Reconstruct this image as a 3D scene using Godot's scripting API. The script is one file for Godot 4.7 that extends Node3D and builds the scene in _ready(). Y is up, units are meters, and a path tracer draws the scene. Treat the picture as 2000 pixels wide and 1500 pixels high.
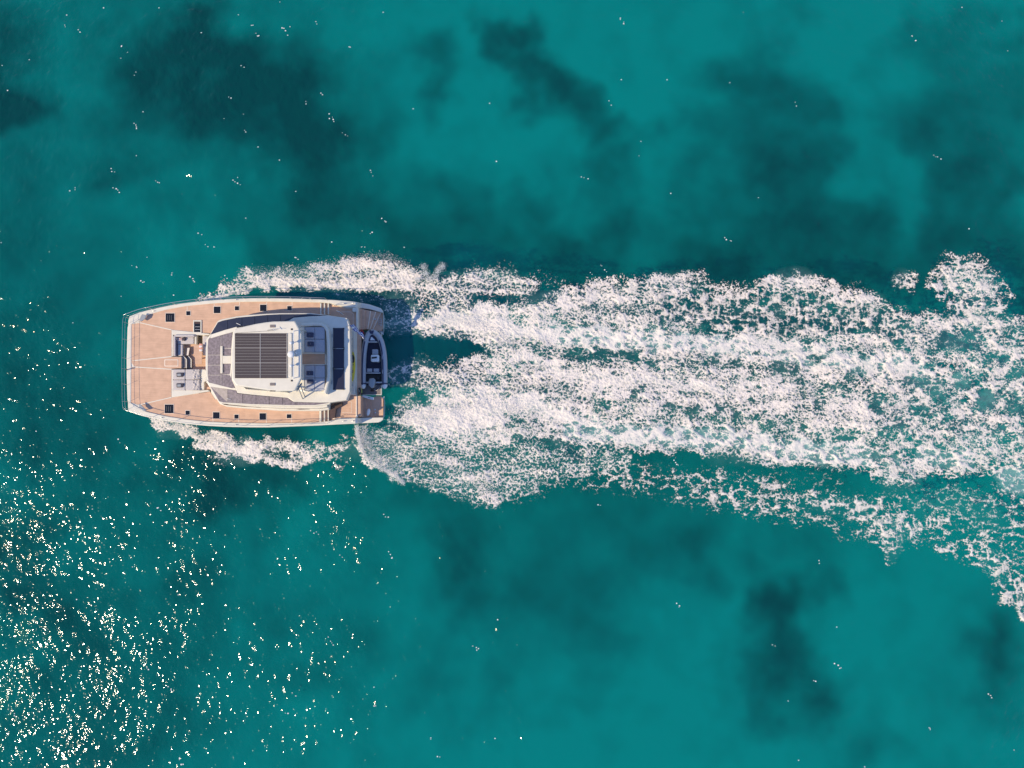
extends Node3D
# A power catamaran running over shallow green sea, seen from a drone. Units are metres, y is up.

const FOCAL := 1388.0            # focal length in photo pixels (photo is 2000 x 1500)
const EYE := Vector3(0, 57.4, 0)
const TILT := 5.15               # degrees away from straight down

var fwd: Vector3
var upv: Vector3
var org := Vector3.ZERO          # base of the thing that is being built
var M := {}
var rng := RandomNumberGenerator.new()
var used := {}

# ------------------------------------------------------------------ pixels and places
func P(px: float, py: float, h: float) -> Vector3:
	var d := fwd * FOCAL + Vector3.RIGHT * (px - 1000.0) + upv * (750.0 - py)
	return EYE + d * ((EYE.y - h) / -d.y)

func pix(p: Vector3) -> Vector2:
	var d := p - EYE
	var k := FOCAL / d.dot(fwd)
	return Vector2(1000.0 + d.x * k, 750.0 - d.dot(upv) * k)

func V(px: float, py: float, h: float) -> Vector3:
	return P(px, py, h) - org

func flat2(pts: Array, h: float) -> PackedVector2Array:
	var out := PackedVector2Array()
	for p in pts:
		var w := V(p[0], p[1], h)
		out.append(Vector2(w.x, w.z))
	return out

func rect(x0: float, y0: float, x1: float, y1: float) -> Array:
	return [[x0, y0], [x1, y0], [x1, y1], [x0, y1]]

# ------------------------------------------------------------------ nodes
func numbered(called: String) -> String:
	var n: int = used.get(called, 0)
	used[called] = n + 1
	return called if n == 0 else "%s_%03d" % [called, n]

func thing(called: String, label: String, category: String, at: Vector3, group := "") -> Node3D:
	var o := Node3D.new()
	o.name = numbered(called)
	add_child(o)
	o.position = at
	org = at
	o.set_meta("label", label)
	o.set_meta("category", category)
	if group: o.set_meta("group", group)
	return o

func part(called: String, st: SurfaceTool, mat: Material, parent: Node, smooth := false) -> MeshInstance3D:
	var o := MeshInstance3D.new()
	o.name = called
	if not smooth: pass
	st.generate_normals()
	o.mesh = st.commit()
	o.material_override = mat
	parent.add_child(o, true)
	return o

func S(smooth := false) -> SurfaceTool:
	var st := SurfaceTool.new()
	st.begin(Mesh.PRIMITIVE_TRIANGLES)
	st.set_smooth_group(0 if smooth else -1)
	return st

# ------------------------------------------------------------------ shapes
func tri(st: SurfaceTool, a: Vector3, b: Vector3, c: Vector3) -> void:
	st.add_vertex(a); st.add_vertex(b); st.add_vertex(c)

func quad(st: SurfaceTool, a: Vector3, b: Vector3, c: Vector3, d: Vector3) -> void:
	tri(st, a, b, c); tri(st, a, c, d)

func shoelace(p: PackedVector2Array) -> float:
	var s := 0.0
	for i in p.size():
		var q := p[(i + 1) % p.size()]
		s += p[i].x * q.y - q.x * p[i].y
	return s

func inset(p: PackedVector2Array, by: float) -> PackedVector2Array:
	# p runs clockwise seen from above (positive shoelace in x, z)
	var out := PackedVector2Array()
	var n := p.size()
	for i in n:
		var a := (p[i] - p[(i + n - 1) % n]).normalized()
		var b := (p[(i + 1) % n] - p[i]).normalized()
		var na := Vector2(-a.y, a.x)
		var nb := Vector2(-b.y, b.x)
		var m := (na + nb).normalized()
		out.append(p[i] + m * by / maxf(0.4, m.dot(na)))
	return out

func loft(st: SurfaceTool, poly: PackedVector2Array, rings: Array, smooth_sides := false) -> void:
	# rings: [inset, height] from bottom to top
	var p := poly
	if shoelace(p) < 0: p.reverse()
	var n := p.size()
	var rows := []
	for r in rings:
		var q := inset(p, r[0]) if r[0] != 0.0 else p
		var row := PackedVector3Array()
		for k in q: row.append(Vector3(k.x, r[1] - org.y, k.y))
		rows.append(row)
	if not smooth_sides: st.set_smooth_group(-1)
	for k in rows.size() - 1:
		for i in n:
			var j := (i + 1) % n
			quad(st, rows[k + 1][j], rows[k + 1][i], rows[k][i], rows[k][j])
	for top in [true, false]:
		var row: PackedVector3Array = rows[-1] if top else rows[0]
		var q := PackedVector2Array()
		for k in row: q.append(Vector2(k.x, k.z))
		var idx := Geometry2D.triangulate_polygon(q)
		if idx.is_empty(): idx = Geometry2D.triangulate_polygon(p)
		for t in range(0, idx.size(), 3):
			var a := row[idx[t]]
			var b := row[idx[t + 1]]
			var c := row[idx[t + 2]]
			var pos := (b.x - a.x) * (c.z - a.z) - (c.x - a.x) * (b.z - a.z) >= 0
			if pos == top: tri(st, a, b, c)
			else: tri(st, a, c, b)

func slab(pts: Array, hb: float, ht: float, bevel := 0.02, st: SurfaceTool = null) -> SurfaceTool:
	if st == null: st = S()
	loft(st, flat2(pts, ht), [[0.0, hb], [0.0, ht - bevel], [bevel * 0.3, ht - bevel * 0.3], [bevel, ht]])
	return st

func sloped(pts: Array, hb: float, hf: Callable) -> SurfaceTool:
	# a slab whose top follows a height function of the pixel
	var st := S()
	var p := PackedVector2Array()
	var hs := []
	for q in pts:
		var h: float = hf.call(q[0], q[1])
		var w := V(q[0], q[1], h)
		p.append(Vector2(w.x, w.z))
		hs.append(h - org.y)
	if shoelace(p) < 0:
		p.reverse()
		hs.reverse()
	var n := p.size()
	var inn := inset(p, 0.012)
	for i in n:
		var j := (i + 1) % n
		var a := Vector3(p[i].x, hs[i] - 0.012, p[i].y)
		var b := Vector3(p[j].x, hs[j] - 0.012, p[j].y)
		quad(st, b, a, Vector3(a.x, hb, a.z), Vector3(b.x, hb, b.z))
		quad(st, Vector3(inn[j].x, hs[j], inn[j].y), Vector3(inn[i].x, hs[i], inn[i].y), a, b)
	var idx := Geometry2D.triangulate_polygon(inn)
	for t in range(0, idx.size(), 3):
		var v := []
		for k in 3: v.append(Vector3(inn[idx[t + k]].x, hs[idx[t + k]], inn[idx[t + k]].y))
		if (v[1].x - v[0].x) * (v[2].z - v[0].z) - (v[2].x - v[0].x) * (v[1].z - v[0].z) > 0: tri(st, v[0], v[1], v[2])
		else: tri(st, v[0], v[2], v[1])
	return st

func soft(pts: Array, hb: float, ht: float, r := 0.06, st: SurfaceTool = null) -> SurfaceTool:
	# a cushion: rounded all round
	if st == null: st = S(true)
	var rings := [[r * 0.6, hb]]
	rings.append([0.0, hb + r * 0.5])
	for k in 5:
		var a := k * PI / 8
		rings.append([r * (1 - cos(a)), ht - r + r * sin(a)])
	loft(st, flat2(pts, ht), rings, true)
	return st

func rounded(x0: float, y0: float, x1: float, y1: float, r: float, n := 3) -> Array:
	var out := []
	for c in [[x1 - r, y0 + r, -90], [x1 - r, y1 - r, 0], [x0 + r, y1 - r, 90], [x0 + r, y0 + r, 180]]:
		for k in n + 1:
			var a := deg_to_rad(c[2] + 90.0 * k / n)
			out.append([c[0] + cos(a) * r, c[1] + sin(a) * r])
	return out

func ring_px(cx: float, cy: float, r: float, n := 12) -> Array:
	var out := []
	for k in n: out.append([cx + cos(TAU * k / n) * r, cy + sin(TAU * k / n) * r])
	return out

func tube(pts: Array, r: float, sides := 6, st: SurfaceTool = null, radii: Array = [], squash := 1.0) -> SurfaceTool:
	if st == null: st = S(true)
	st.set_smooth_group(0)
	var rows := []
	var side := Vector3.ZERO
	for i in pts.size():
		var d: Vector3 = (pts[mini(i + 1, pts.size() - 1)] - pts[maxi(i - 1, 0)]).normalized()
		if i == 0:
			side = d.cross(Vector3.UP if absf(d.y) < 0.9 else Vector3.RIGHT).normalized()
		else:
			side = (side - d * side.dot(d)).normalized()
		var up := side.cross(d).normalized()
		var rr: float = radii[i] if radii.size() else r
		var row := PackedVector3Array()
		for k in sides:
			var a := TAU * k / sides
			row.append(pts[i] + side * cos(a) * rr + up * sin(a) * rr * squash)
		rows.append(row)
	for i in rows.size() - 1:
		for k in sides:
			var j := (k + 1) % sides
			quad(st, rows[i][k], rows[i + 1][k], rows[i + 1][j], rows[i][j])
	for e in [0, rows.size() - 1]:
		for k in range(1, sides - 1):
			if e == 0: tri(st, rows[e][0], rows[e][k], rows[e][k + 1])
			else: tri(st, rows[e][0], rows[e][k + 1], rows[e][k])
	return st

func dome(c: Vector3, r: float, hgt: float, st: SurfaceTool = null) -> SurfaceTool:
	if st == null: st = S(true)
	var prof := [[1.0, 0.0], [1.0, 0.45], [0.93, 0.68], [0.75, 0.86], [0.45, 0.97], [0.0, 1.0]]
	var n := 16
	for i in prof.size() - 1:
		for k in n:
			var a := TAU * k / n
			var b := TAU * (k + 1) / n
			var f := func(q, ang): return c + Vector3(cos(ang) * r * q[0], hgt * q[1], sin(ang) * r * q[0])
			quad(st, f.call(prof[i + 1], a), f.call(prof[i + 1], b), f.call(prof[i], b), f.call(prof[i], a))
	return st

func spline(pts: Array, n := 6) -> Array:
	# Catmull-Rom through the points
	var out := []
	for i in pts.size() - 1:
		var a = pts[maxi(i - 1, 0)]
		var b = pts[i]
		var c = pts[i + 1]
		var d = pts[mini(i + 2, pts.size() - 1)]
		for k in n:
			out.append(b.cubic_interpolate(c, a, d, float(k) / n))
	out.append(pts[-1])
	return out

func cut(pts: Array, window: Array) -> Array:
	# the part of a pixel polygon that lies in a window, as pixel polygons
	var a := PackedVector2Array()
	for p in pts: a.append(Vector2(p[0], p[1]))
	var b := PackedVector2Array()
	for p in window: b.append(Vector2(p[0], p[1]))
	var out := []
	for q in Geometry2D.intersect_polygons(a, b):
		var one := []
		for p in q: one.append([p.x, p.y])
		out.append(one)
	return out

# ------------------------------------------------------------------ materials
func lin(r: float, g: float, b: float) -> Color:
	return Color(r, g, b).linear_to_srgb()

func mat(called: String, c: Color, rough: float, spec := 0.5) -> StandardMaterial3D:
	var m := StandardMaterial3D.new()
	m.resource_name = called
	m.albedo_color = c
	m.roughness = rough
	m.metallic_specular = spec
	M[called] = m
	return m

func noise(freq: float, oct := 4, sd := 1, kind := FastNoiseLite.TYPE_SIMPLEX) -> FastNoiseLite:
	var n := FastNoiseLite.new()
	n.seed = sd
	n.noise_type = kind
	n.frequency = freq
	n.fractal_octaves = oct
	n.fractal_type = FastNoiseLite.FRACTAL_FBM if oct > 1 else FastNoiseLite.FRACTAL_NONE
	return n

func mottled(m: StandardMaterial3D, lo: float, hi: float, freq: float, metres: float, sd: int) -> void:
	# a colour that varies a little from place to place (dirt, fading, damp)
	var a := noise(freq, 5, sd).get_seamless_image(512, 512)
	a.convert(Image.FORMAT_RGB8)
	var d := a.get_data()
	for i in d.size():
		d[i] = int(255.0 * lerpf(lo, hi, d[i] / 255.0))
	m.albedo_texture = ImageTexture.create_from_image(Image.create_from_data(512, 512, false, Image.FORMAT_RGB8, d))
	m.uv1_triplanar = true
	m.uv1_scale = Vector3.ONE / metres

func materials() -> void:
	var g := mat("gelcoat", lin(0.77, 0.72, 0.61), 0.28)
	mottled(g, 0.95, 1.0, 0.012, 6.0, 4)
	mat("gelcoat_hull", lin(0.78, 0.78, 0.77), 0.2)
	var t := mat("teak", Color.WHITE, 0.75, 0.3)
	var im := Image.create(512, 512, false, Image.FORMAT_RGB8)
	var n1 := noise(0.02, 4, 11)
	var n2 := noise(0.01, 4, 12)
	for y in 512:
		var plank := y / 6
		var tone := 0.97 + 0.06 * fposmod(sin(plank * 12.9898) * 43758.5453, 1.0)
		for x in 512:
			var k := tone * (1.0 + 0.10 * n1.get_noise_2d(x * 0.35 + plank * 37.0, y * 6.0)) * (1.0 + 0.10 * n2.get_noise_2d(x, y))
			if y % 6 == 0: k *= 0.93
			im.set_pixel(x, y, lin(0.62 * k, 0.40 * k, 0.28 * k))
	t.albedo_texture = ImageTexture.create_from_image(im)
	t.uv1_triplanar = true
	t.uv1_scale = Vector3.ONE / 5.1
	mat("teak_seam", lin(0.76, 0.66, 0.56), 0.6)
	var rp := mat("roof_panel", lin(0.26, 0.215, 0.255), 0.5, 0.5)
	mat("roof_panel_unlit", lin(0.036, 0.04, 0.064), 0.25)  # darker copy of roof_panel: the lack of sun sheen is painted in
	mottled(rp, 0.66, 1.0, 0.02, 3.0, 21)
	mat("solar_cell", lin(0.072, 0.056, 0.053), 0.32)
	mat("solar_rail", lin(0.40, 0.38, 0.36), 0.4)
	mat("solar_navy", lin(0.022, 0.022, 0.045), 0.3)
	mat("dark_glass", lin(0.012, 0.012, 0.014), 0.12)
	mat("hatch_louvre", lin(0.06, 0.06, 0.065), 0.4)
	mat("brown_glass", lin(0.10, 0.065, 0.05), 0.15)
	mat("steel", lin(0.62, 0.62, 0.62), 0.3).metallic = 0.9
	mat("dark_metal", lin(0.05, 0.05, 0.055), 0.4).metallic = 0.5
	var c := mat("cushion", lin(0.62, 0.57, 0.55), 0.9, 0.2)
	mottled(c, 0.88, 1.0, 0.03, 2.0, 31)
	var c2 := mat("cushion_fly", lin(0.46, 0.47, 0.52), 0.9, 0.2)
	mottled(c2, 0.9, 1.0, 0.03, 2.0, 32)
	mat("pillow_dark", lin(0.07, 0.065, 0.08), 0.9, 0.2)
	mat("pillow_navy", lin(0.07, 0.075, 0.12), 0.9, 0.2)
	mat("canvas_khaki", lin(0.20, 0.15, 0.08), 0.9, 0.2)
	mat("towel_pink", lin(0.72, 0.36, 0.28), 0.95, 0.1)
	mat("towel_white", lin(0.74, 0.70, 0.68), 0.95, 0.1)
	mat("rubber_grey", lin(0.42, 0.43, 0.45), 0.45)
	mat("rubber_navy", lin(0.028, 0.034, 0.085), 0.5)
	mat("tender_floor", lin(0.03, 0.035, 0.065), 0.8)
	mat("tender_seat", lin(0.36, 0.37, 0.40), 0.7)
	mat("white_plastic", lin(0.75, 0.75, 0.74), 0.4)
	mat("black_plastic", lin(0.02, 0.02, 0.022), 0.5)
	mat("motor_grey", lin(0.30, 0.32, 0.34), 0.35)
	mat("kayak_yellow", lin(0.62, 0.52, 0.02), 0.4)
	mat("lime", lin(0.45, 0.55, 0.08), 0.5)
	mat("red_cloth", lin(0.35, 0.02, 0.03), 0.8)
	mat("flag_white", lin(0.80, 0.80, 0.80), 0.85, 0.2)
	mat("flag_blue", lin(0.02, 0.05, 0.32), 0.85, 0.2)
	mat("platform_grey", lin(0.20, 0.17, 0.165), 0.8)
	mat("antifoul", lin(0.03, 0.035, 0.05), 0.7)
	mat("rope", lin(0.5, 0.47, 0.42), 0.9)

# ------------------------------------------------------------------ start
func _ready() -> void:
	rng.seed = 7
	var t := deg_to_rad(TILT)
	fwd = Vector3(0, -cos(t), -sin(t))
	upv = Vector3(0, sin(t), -cos(t))
	# --- camera, sky, sun, exposure
	var cam := Camera3D.new()
	cam.name = "camera"
	cam.fov = rad_to_deg(2.0 * atan(750.0 / FOCAL))
	cam.near = 0.5
	cam.far = 9000.0
	add_child(cam)
	cam.transform = Transform3D(Basis(Vector3.RIGHT, upv, -fwd), EYE)
	cam.current = true
	var env := Environment.new()
	env.background_mode = Environment.BG_SKY
	env.tonemap_mode = Environment.TONE_MAPPER_LINEAR
	env.tonemap_exposure = 1.0
	env.sdfgi_enabled = true
	env.ssao_enabled = true
	env.ssil_enabled = true
	var sky := ProceduralSkyMaterial.new()
	sky.sky_top_color = lin(0.165, 0.30, 0.68)
	sky.sky_horizon_color = lin(0.52, 0.64, 0.82)
	sky.sky_curve = 0.15
	sky.ground_bottom_color = lin(0.02, 0.10, 0.11)
	sky.ground_horizon_color = lin(0.30, 0.40, 0.48)
	sky.sun_angle_max = 12.0
	env.sky = Sky.new()
	env.sky.sky_material = sky
	var we := WorldEnvironment.new()
	we.name = "environment"
	we.environment = env
	add_child(we)
	var sun := DirectionalLight3D.new()
	sun.name = "sun"
	sun.light_color = Color(1.0, 0.925, 0.79)
	sun.light_energy = 1.55
	sun.light_angular_distance = 0.5
	sun.shadow_enabled = true
	add_child(sun)
	var az := deg_to_rad(24.0)
	var el := deg_to_rad(41.0)
	var to_sun := Vector3(-cos(az) * cos(el), sin(el), sin(az) * cos(el))
	sun.basis = Basis.looking_at(-to_sun, Vector3.UP)

	materials()
	sea()
	foam()
	spray()
	flecks()
	catamaran()
	loose()

# ------------------------------------------------------------------ sea
const SEA_X0 := -56.0
const SEA_X1 := 60.0
const SEA_Z0 := -46.0
const SEA_Z1 := 38.0
const STEP := 0.2
var swell: FastNoiseLite
var chop: FastNoiseLite
var wavelet: FastNoiseLite

func wave(x: float, z: float) -> float:
	var edge := clampf(minf(minf(x - SEA_X0, SEA_X1 - x), minf(z - SEA_Z0, SEA_Z1 - z)) / 6.0, 0.0, 1.0)
	return edge * (0.16 * swell.get_noise_2d(x, z * 0.8) + 0.07 * chop.get_noise_2d(x * 0.8 + z * 0.5, z * 0.8 - x * 0.3) + 0.022 * wavelet.get_noise_2d(x * 0.9 + z * 0.4, z - x * 0.3))

func sea() -> void:
	swell = noise(0.055, 2, 101)
	chop = noise(0.22, 2, 102)
	wavelet = noise(0.75, 2, 103)
	# ripples too fine for the mesh: a normal map that repeats every 13 m
	var n := 1024
	var side := 13.0
	var rip := noise(0.8, 3, 104)
	rip.fractal_gain = 0.55
	var hts := PackedFloat32Array()
	hts.resize(n * n)
	var k := side / n
	for y in n:
		var fy := float(y) / n
		for x in n:
			var fx := float(x) / n
			var a := rip.get_noise_2d(x * k, y * k) * (1 - fx) + rip.get_noise_2d(x * k - side, y * k) * fx
			if fy > 0.75:
				var b := rip.get_noise_2d(x * k, y * k - side) * (1 - fx) + rip.get_noise_2d(x * k - side, y * k - side) * fx
				a = lerpf(a, b, (fy - 0.75) * 4.0)
			hts[y * n + x] = a
	var bytes := PackedByteArray()
	bytes.resize(n * n * 3)
	var amp := 0.062 / (2.0 * k)
	for y in n:
		var y0 := ((y + n - 1) % n) * n
		var y1 := ((y + 1) % n) * n
		for x in n:
			var dx := (hts[y * n + (x + 1) % n] - hts[y * n + (x + n - 1) % n]) * amp
			var dy := (hts[y1 + x] - hts[y0 + x]) * amp
			var l := 127.5 / sqrt(1.0 + dx * dx + dy * dy)
			var i := (y * n + x) * 3
			bytes[i] = int(127.5 - dx * l)
			bytes[i + 1] = int(127.5 + dy * l)
			bytes[i + 2] = int(127.5 + l)
	var water := StandardMaterial3D.new()
	water.resource_name = "sea_water"
	water.transparency = BaseMaterial3D.TRANSPARENCY_ALPHA
	var wc := lin(0.0, 0.094, 0.096)
	wc.a = 0.38
	water.albedo_color = wc
	water.roughness = 0.08
	water.metallic_specular = 0.30
	water.normal_enabled = true
	water.normal_texture = ImageTexture.create_from_image(Image.create_from_data(n, n, false, Image.FORMAT_RGB8, bytes))
	water.normal_scale = 1.0
	water.uv1_scale = Vector3(1.0 / side, 1.0 / side, 1)
	M["sea_water"] = water

	var nx := int(round((SEA_X1 - SEA_X0) / STEP))
	var nz := int(round((SEA_Z1 - SEA_Z0) / STEP))
	var h := PackedFloat32Array()
	h.resize((nx + 1) * (nz + 1))
	for j in nz + 1:
		for i in nx + 1:
			h[j * (nx + 1) + i] = wave(SEA_X0 + i * STEP, SEA_Z0 + j * STEP)
	var o := MeshInstance3D.new()
	o.name = "sea_water"
	o.mesh = sheet(nx, nz, SEA_X0, SEA_Z0, STEP, h, true)
	o.material_override = water
	o.set_meta("kind", "structure")
	add_child(o)
	# the sea goes on to the horizon
	var st := S()
	st.set_normal(Vector3.UP)
	var far := 4000.0
	for r in [[-far, -far, far, SEA_Z0], [-far, SEA_Z1, far, far], [-far, SEA_Z0, SEA_X0, SEA_Z1], [SEA_X1, SEA_Z0, far, SEA_Z1]]:
		var c := [Vector3(r[0], 0, r[1]), Vector3(r[2], 0, r[1]), Vector3(r[2], 0, r[3]), Vector3(r[0], 0, r[3])]
		for q in [0, 1, 2, 0, 2, 3]:
			st.set_uv(Vector2(c[q].x, c[q].z))
			st.add_vertex(c[q])
	st.generate_tangents()
	var o2 := MeshInstance3D.new()
	o2.name = "open_water"
	o2.mesh = st.commit()
	o2.material_override = water
	o2.set_meta("kind", "structure")
	add_child(o2)
	seabed()

func sheet(nx: int, nz: int, x0: float, z0: float, d: float, h: PackedFloat32Array, metres_uv: bool, uv_size := Vector2.ONE) -> ArrayMesh:
	var v := PackedVector3Array()
	var nm := PackedVector3Array()
	var uv := PackedVector2Array()
	var tg := PackedFloat32Array()
	var ix := PackedInt32Array()
	v.resize((nx + 1) * (nz + 1))
	nm.resize(v.size())
	uv.resize(v.size())
	tg.resize(v.size() * 4)
	ix.resize(nx * nz * 6)
	var w := nx + 1
	for j in nz + 1:
		for i in w:
			var p := j * w + i
			var x := x0 + i * d
			var z := z0 + j * d
			v[p] = Vector3(x, h[p], z)
			var hx := h[p + 1 if i < nx else p] - h[p - 1 if i > 0 else p]
			var hz := h[p + w if j < nz else p] - h[p - w if j > 0 else p]
			nm[p] = Vector3(-hx, 2 * d, -hz).normalized()
			uv[p] = Vector2(x, z) if metres_uv else Vector2(i * d / uv_size.x, j * d / uv_size.y)
			tg[p * 4] = 1.0
			tg[p * 4 + 3] = 1.0
	var t := 0
	for j in nz:
		for i in nx:
			var p := j * w + i
			ix[t] = p; ix[t + 1] = p + 1; ix[t + 2] = p + w + 1
			ix[t + 3] = p; ix[t + 4] = p + w + 1; ix[t + 5] = p + w
			t += 6
	var arr := []
	arr.resize(Mesh.ARRAY_MAX)
	arr[Mesh.ARRAY_VERTEX] = v
	arr[Mesh.ARRAY_NORMAL] = nm
	arr[Mesh.ARRAY_TEX_UV] = uv
	arr[Mesh.ARRAY_TANGENT] = tg
	arr[Mesh.ARRAY_INDEX] = ix
	var m := ArrayMesh.new()
	m.add_surface_from_arrays(Mesh.PRIMITIVE_TRIANGLES, arr)
	return m

func seabed() -> void:
	# pale sand with beds of dark weed, 7 m down
	var depth := -7.0
	var nx := 432
	var nz := 324
	var x0 := -72.0
	var z0 := -58.0
	var d := 1.0 / 3.0
	# [px, py, radius, how dark]
	var beds := [[340, 120, 110, 0.7], [470, 150, 120, 0.75], [560, 240, 150, 0.8], [640, 350, 120, 0.7], [300, 260, 110, 0.6], [40, 200, 80, 0.8], [-40, 150, 120, 0.7],
		[815, 130, 52, 0.6], [850, 350, 65, 0.55], [1010, 135, 62, 0.95], [1075, 170, 70, 0.95], [1150, 215, 60, 0.75], [1215, 320, 68, 0.7],
		[1490, 150, 100, 0.75], [1570, 215, 80, 0.6], [1400, 290, 75, 0.6], [1520, 350, 95, 0.75], [1620, 380, 90, 0.6], [1860, 110, 110, 0.6], [1740, 210, 80, 0.45], [1890, 370, 80, 0.7], [1990, 170, 80, 0.6], [1960, 40, 50, 0.6],
		[760, 500, 90, 0.8], [900, 480, 80, 0.75], [1060, 460, 80, 0.8], [1180, 500, 100, 0.8], [1420, 470, 110, 0.75], [1560, 480, 110, 0.85], [1720, 500, 110, 0.75], [1900, 480, 110, 0.75], [2040, 560, 110, 0.8],
		[80, 480, 160, 0.3], [120, 700, 180, 0.28], [180, 860, 140, 0.35], [1850, 250, 110, 0.7], [1960, 300, 90, 0.5], [220, 1260, 240, 0.35], [120, 1420, 200, 0.3], [420, 960, 90, 0.72], [480, 900, 80, 0.5], [30, 1080, 80, 0.6], [90, 1240, 80, 0.5], [540, 520, 90, 0.55],
		[1510, 1180, 75, 1.0], [1530, 1290, 85, 0.85], [1290, 1090, 85, 0.6], [1960, 1270, 95, 0.75], [850, 1040, 70, 0.6], [910, 1120, 70, 0.45], [1080, 1180, 90, 0.45], [1700, 1460, 80, 0.5], [960, 1340, 80, 0.4], [1180, 1290, 60, 0.35], [620, 1240, 90, 0.35], [420, 1180, 100, 0.35],
		[1000, 760, 420, 0.6], [1500, 760, 300, 0.6]]
	var warp := noise(0.07, 4, 201)
	var fine := noise(0.16, 5, 202)
	var big := noise(0.022, 3, 203)
	var spots := []
	for b in beds:
		var c := P(b[0], b[1], depth)
		spots.append([c.x, c.z, b[2] * 0.0475, b[3]])
	var im := Image.create(nx, nz, false, Image.FORMAT_RGB8)
	var sand := Vector3(0.0, 0.372, 0.352)
	var weed := Vector3(0.0, 0.03, 0.036)
	for j in nz:
		for i in nx:
			var x := x0 + i * d
			var z := z0 + j * d
			var wx := x + 4.5 * warp.get_noise_2d(x, z)
			var wz := z + 4.5 * warp.get_noise_2d(x + 300, z)
			var clear := 1.0
			for s in spots:
				var q: float = (wx - s[0]) * (wx - s[0]) + (wz - s[1]) * (wz - s[1])
				var r: float = s[2]
				if q < r * r * 2.9:
					clear *= 1.0 - s[3] * 0.92 * (1.0 - smoothstep(0.0, 1.7, sqrt(q) / r))
			var k := 1.0 - clear
			k = clampf(k + 0.17 * fine.get_noise_2d(x, z) + 0.16 * big.get_noise_2d(x, z) + 0.34 * clampf((-x - 5.0) / 35.0, 0.0, 1.0), 0.0, 1.0)
			var c := sand.lerp(weed, k)
			im.set_pixel(i, j, lin(c.x, c.y, c.z))
	im.resize(nx * 2, nz * 2, Image.INTERPOLATE_CUBIC)
	var m := mat("seabed", Color.WHITE, 1.0, 0.1)
	m.albedo_texture = ImageTexture.create_from_image(im)
	m.texture_repeat = false
	var h := PackedFloat32Array()
	var gx := 72
	var gz := 54
	for j in gz + 1:
		for i in gx + 1:
			h.append(depth + 0.25 * big.get_noise_2d(x0 + i * 2.0, z0 + j * 2.0))
	var o := MeshInstance3D.new()
	o.name = "seabed"
	o.mesh = sheet(gx, gz, x0, z0, 2.0, h, false, Vector2(nx * d, nz * d))
	o.material_override = m
	o.set_meta("kind", "structure")
	add_child(o)
	var far := 4000.0
	var st := S()
	var x1 := x0 + gx * 2.0
	var z1 := z0 + gz * 2.0
	for r in [[-far, -far, far, z0], [-far, z1, far, far], [-far, z0, x0, z1], [x1, z0, far, z1]]:
		quad(st, Vector3(r[0], depth, r[1]), Vector3(r[2], depth, r[1]), Vector3(r[2], depth, r[3]), Vector3(r[0], depth, r[3]))
	var o2 := part("open_seabed", st, mat("seabed_far", lin(0.0, 0.27, 0.25), 1.0, 0.1), self)
	o2.set_meta("kind", "structure")

# ------------------------------------------------------------------ foam
const FX0 := -31.0
const FZ0 := -19.0
const FW := 84.0
const FH := 36.75
const TX := 2048
const TZ := 896
var fd: PackedFloat32Array    # share of white
var fm: PackedFloat32Array    # milky, aerated water
var fs: PackedFloat32Array    # 0 grains, 1 lace
const GX := 420
const GZ := 184

func paint_cell(i: int, cov: float, d: float, m: float, s: float) -> void:
	fd[i] = lerpf(fd[i], d, cov)
	fm[i] = lerpf(fm[i], m, cov)
	fs[i] = lerpf(fs[i], s, cov)

func cell_of(px: float, py: float) -> Vector2:
	var p := P(px, py, 0)
	return Vector2((p.x - FX0) / FW * GX, (p.z - FZ0) / FH * GZ)

func stroke(pts: Array, d: float, m := 0.0, s := 0.3, edge := 0.5) -> void:
	# pts: [px, py, radius in pixels]
	var q := []
	for p in pts:
		var c := cell_of(p[0], p[1])
		q.append(Vector3(c.x, c.y, p[2] * 0.0415 / FW * GX))
	if q.size() == 1: q.append(q[0] + Vector3(0.01, 0, 0))
	var lo := Vector2(1e9, 1e9)
	var hi := -lo
	for p in q:
		lo = lo.min(Vector2(p.x - p.z * 1.3, p.y - p.z * 1.3))
		hi = hi.max(Vector2(p.x + p.z * 1.3, p.y + p.z * 1.3))
	for j in range(maxi(0, int(lo.y)), mini(GZ, int(hi.y) + 2)):
		for i in range(maxi(0, int(lo.x)), mini(GX, int(hi.x) + 2)):
			var best := 9.0
			for k in q.size() - 1:
				var a := Vector2(q[k].x, q[k].y)
				var b := Vector2(q[k + 1].x, q[k + 1].y)
				var ab := b - a
				var t := clampf((Vector2(i, j) - a).dot(ab) / ab.length_squared(), 0, 1)
				best = minf(best, (a + ab * t).distance_to(Vector2(i, j)) / lerpf(q[k].z, q[k + 1].z, t))
			if best < 1.3:
				paint_cell(j * GX + i, 1.0 - smoothstep(1.0 - edge, 1.25, best), d, m, s)

func band(rows: Array, d: float, m := 0.0, s := 0.3, edge := 8.0) -> void:
	# rows: [px, upper py, lower py]
	var q := []
	for r in rows:
		var a := cell_of(r[0], r[1])
		q.append(Vector3(a.x, a.y, cell_of(r[0], r[2]).y))
	var e := edge * 0.0415 / FH * GZ
	for i in range(maxi(0, int(q[0].x)), mini(GX, int(q[-1].x) + 1)):
		var k := 0
		while k < q.size() - 2 and q[k + 1].x < i: k += 1
		var t := clampf((i - q[k].x) / (q[k + 1].x - q[k].x), 0, 1)
		var u := lerpf(q[k].y, q[k + 1].y, t)
		var l := lerpf(q[k].z, q[k + 1].z, t)
		for j in range(maxi(0, int(u - e) - 1), mini(GZ, int(l + e) + 2)):
			var cov := smoothstep(-e, e, j - u) * smoothstep(-e, e, l - j)
			if cov > 0.0: paint_cell(j * GX + i, cov, d, m, s)

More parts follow.
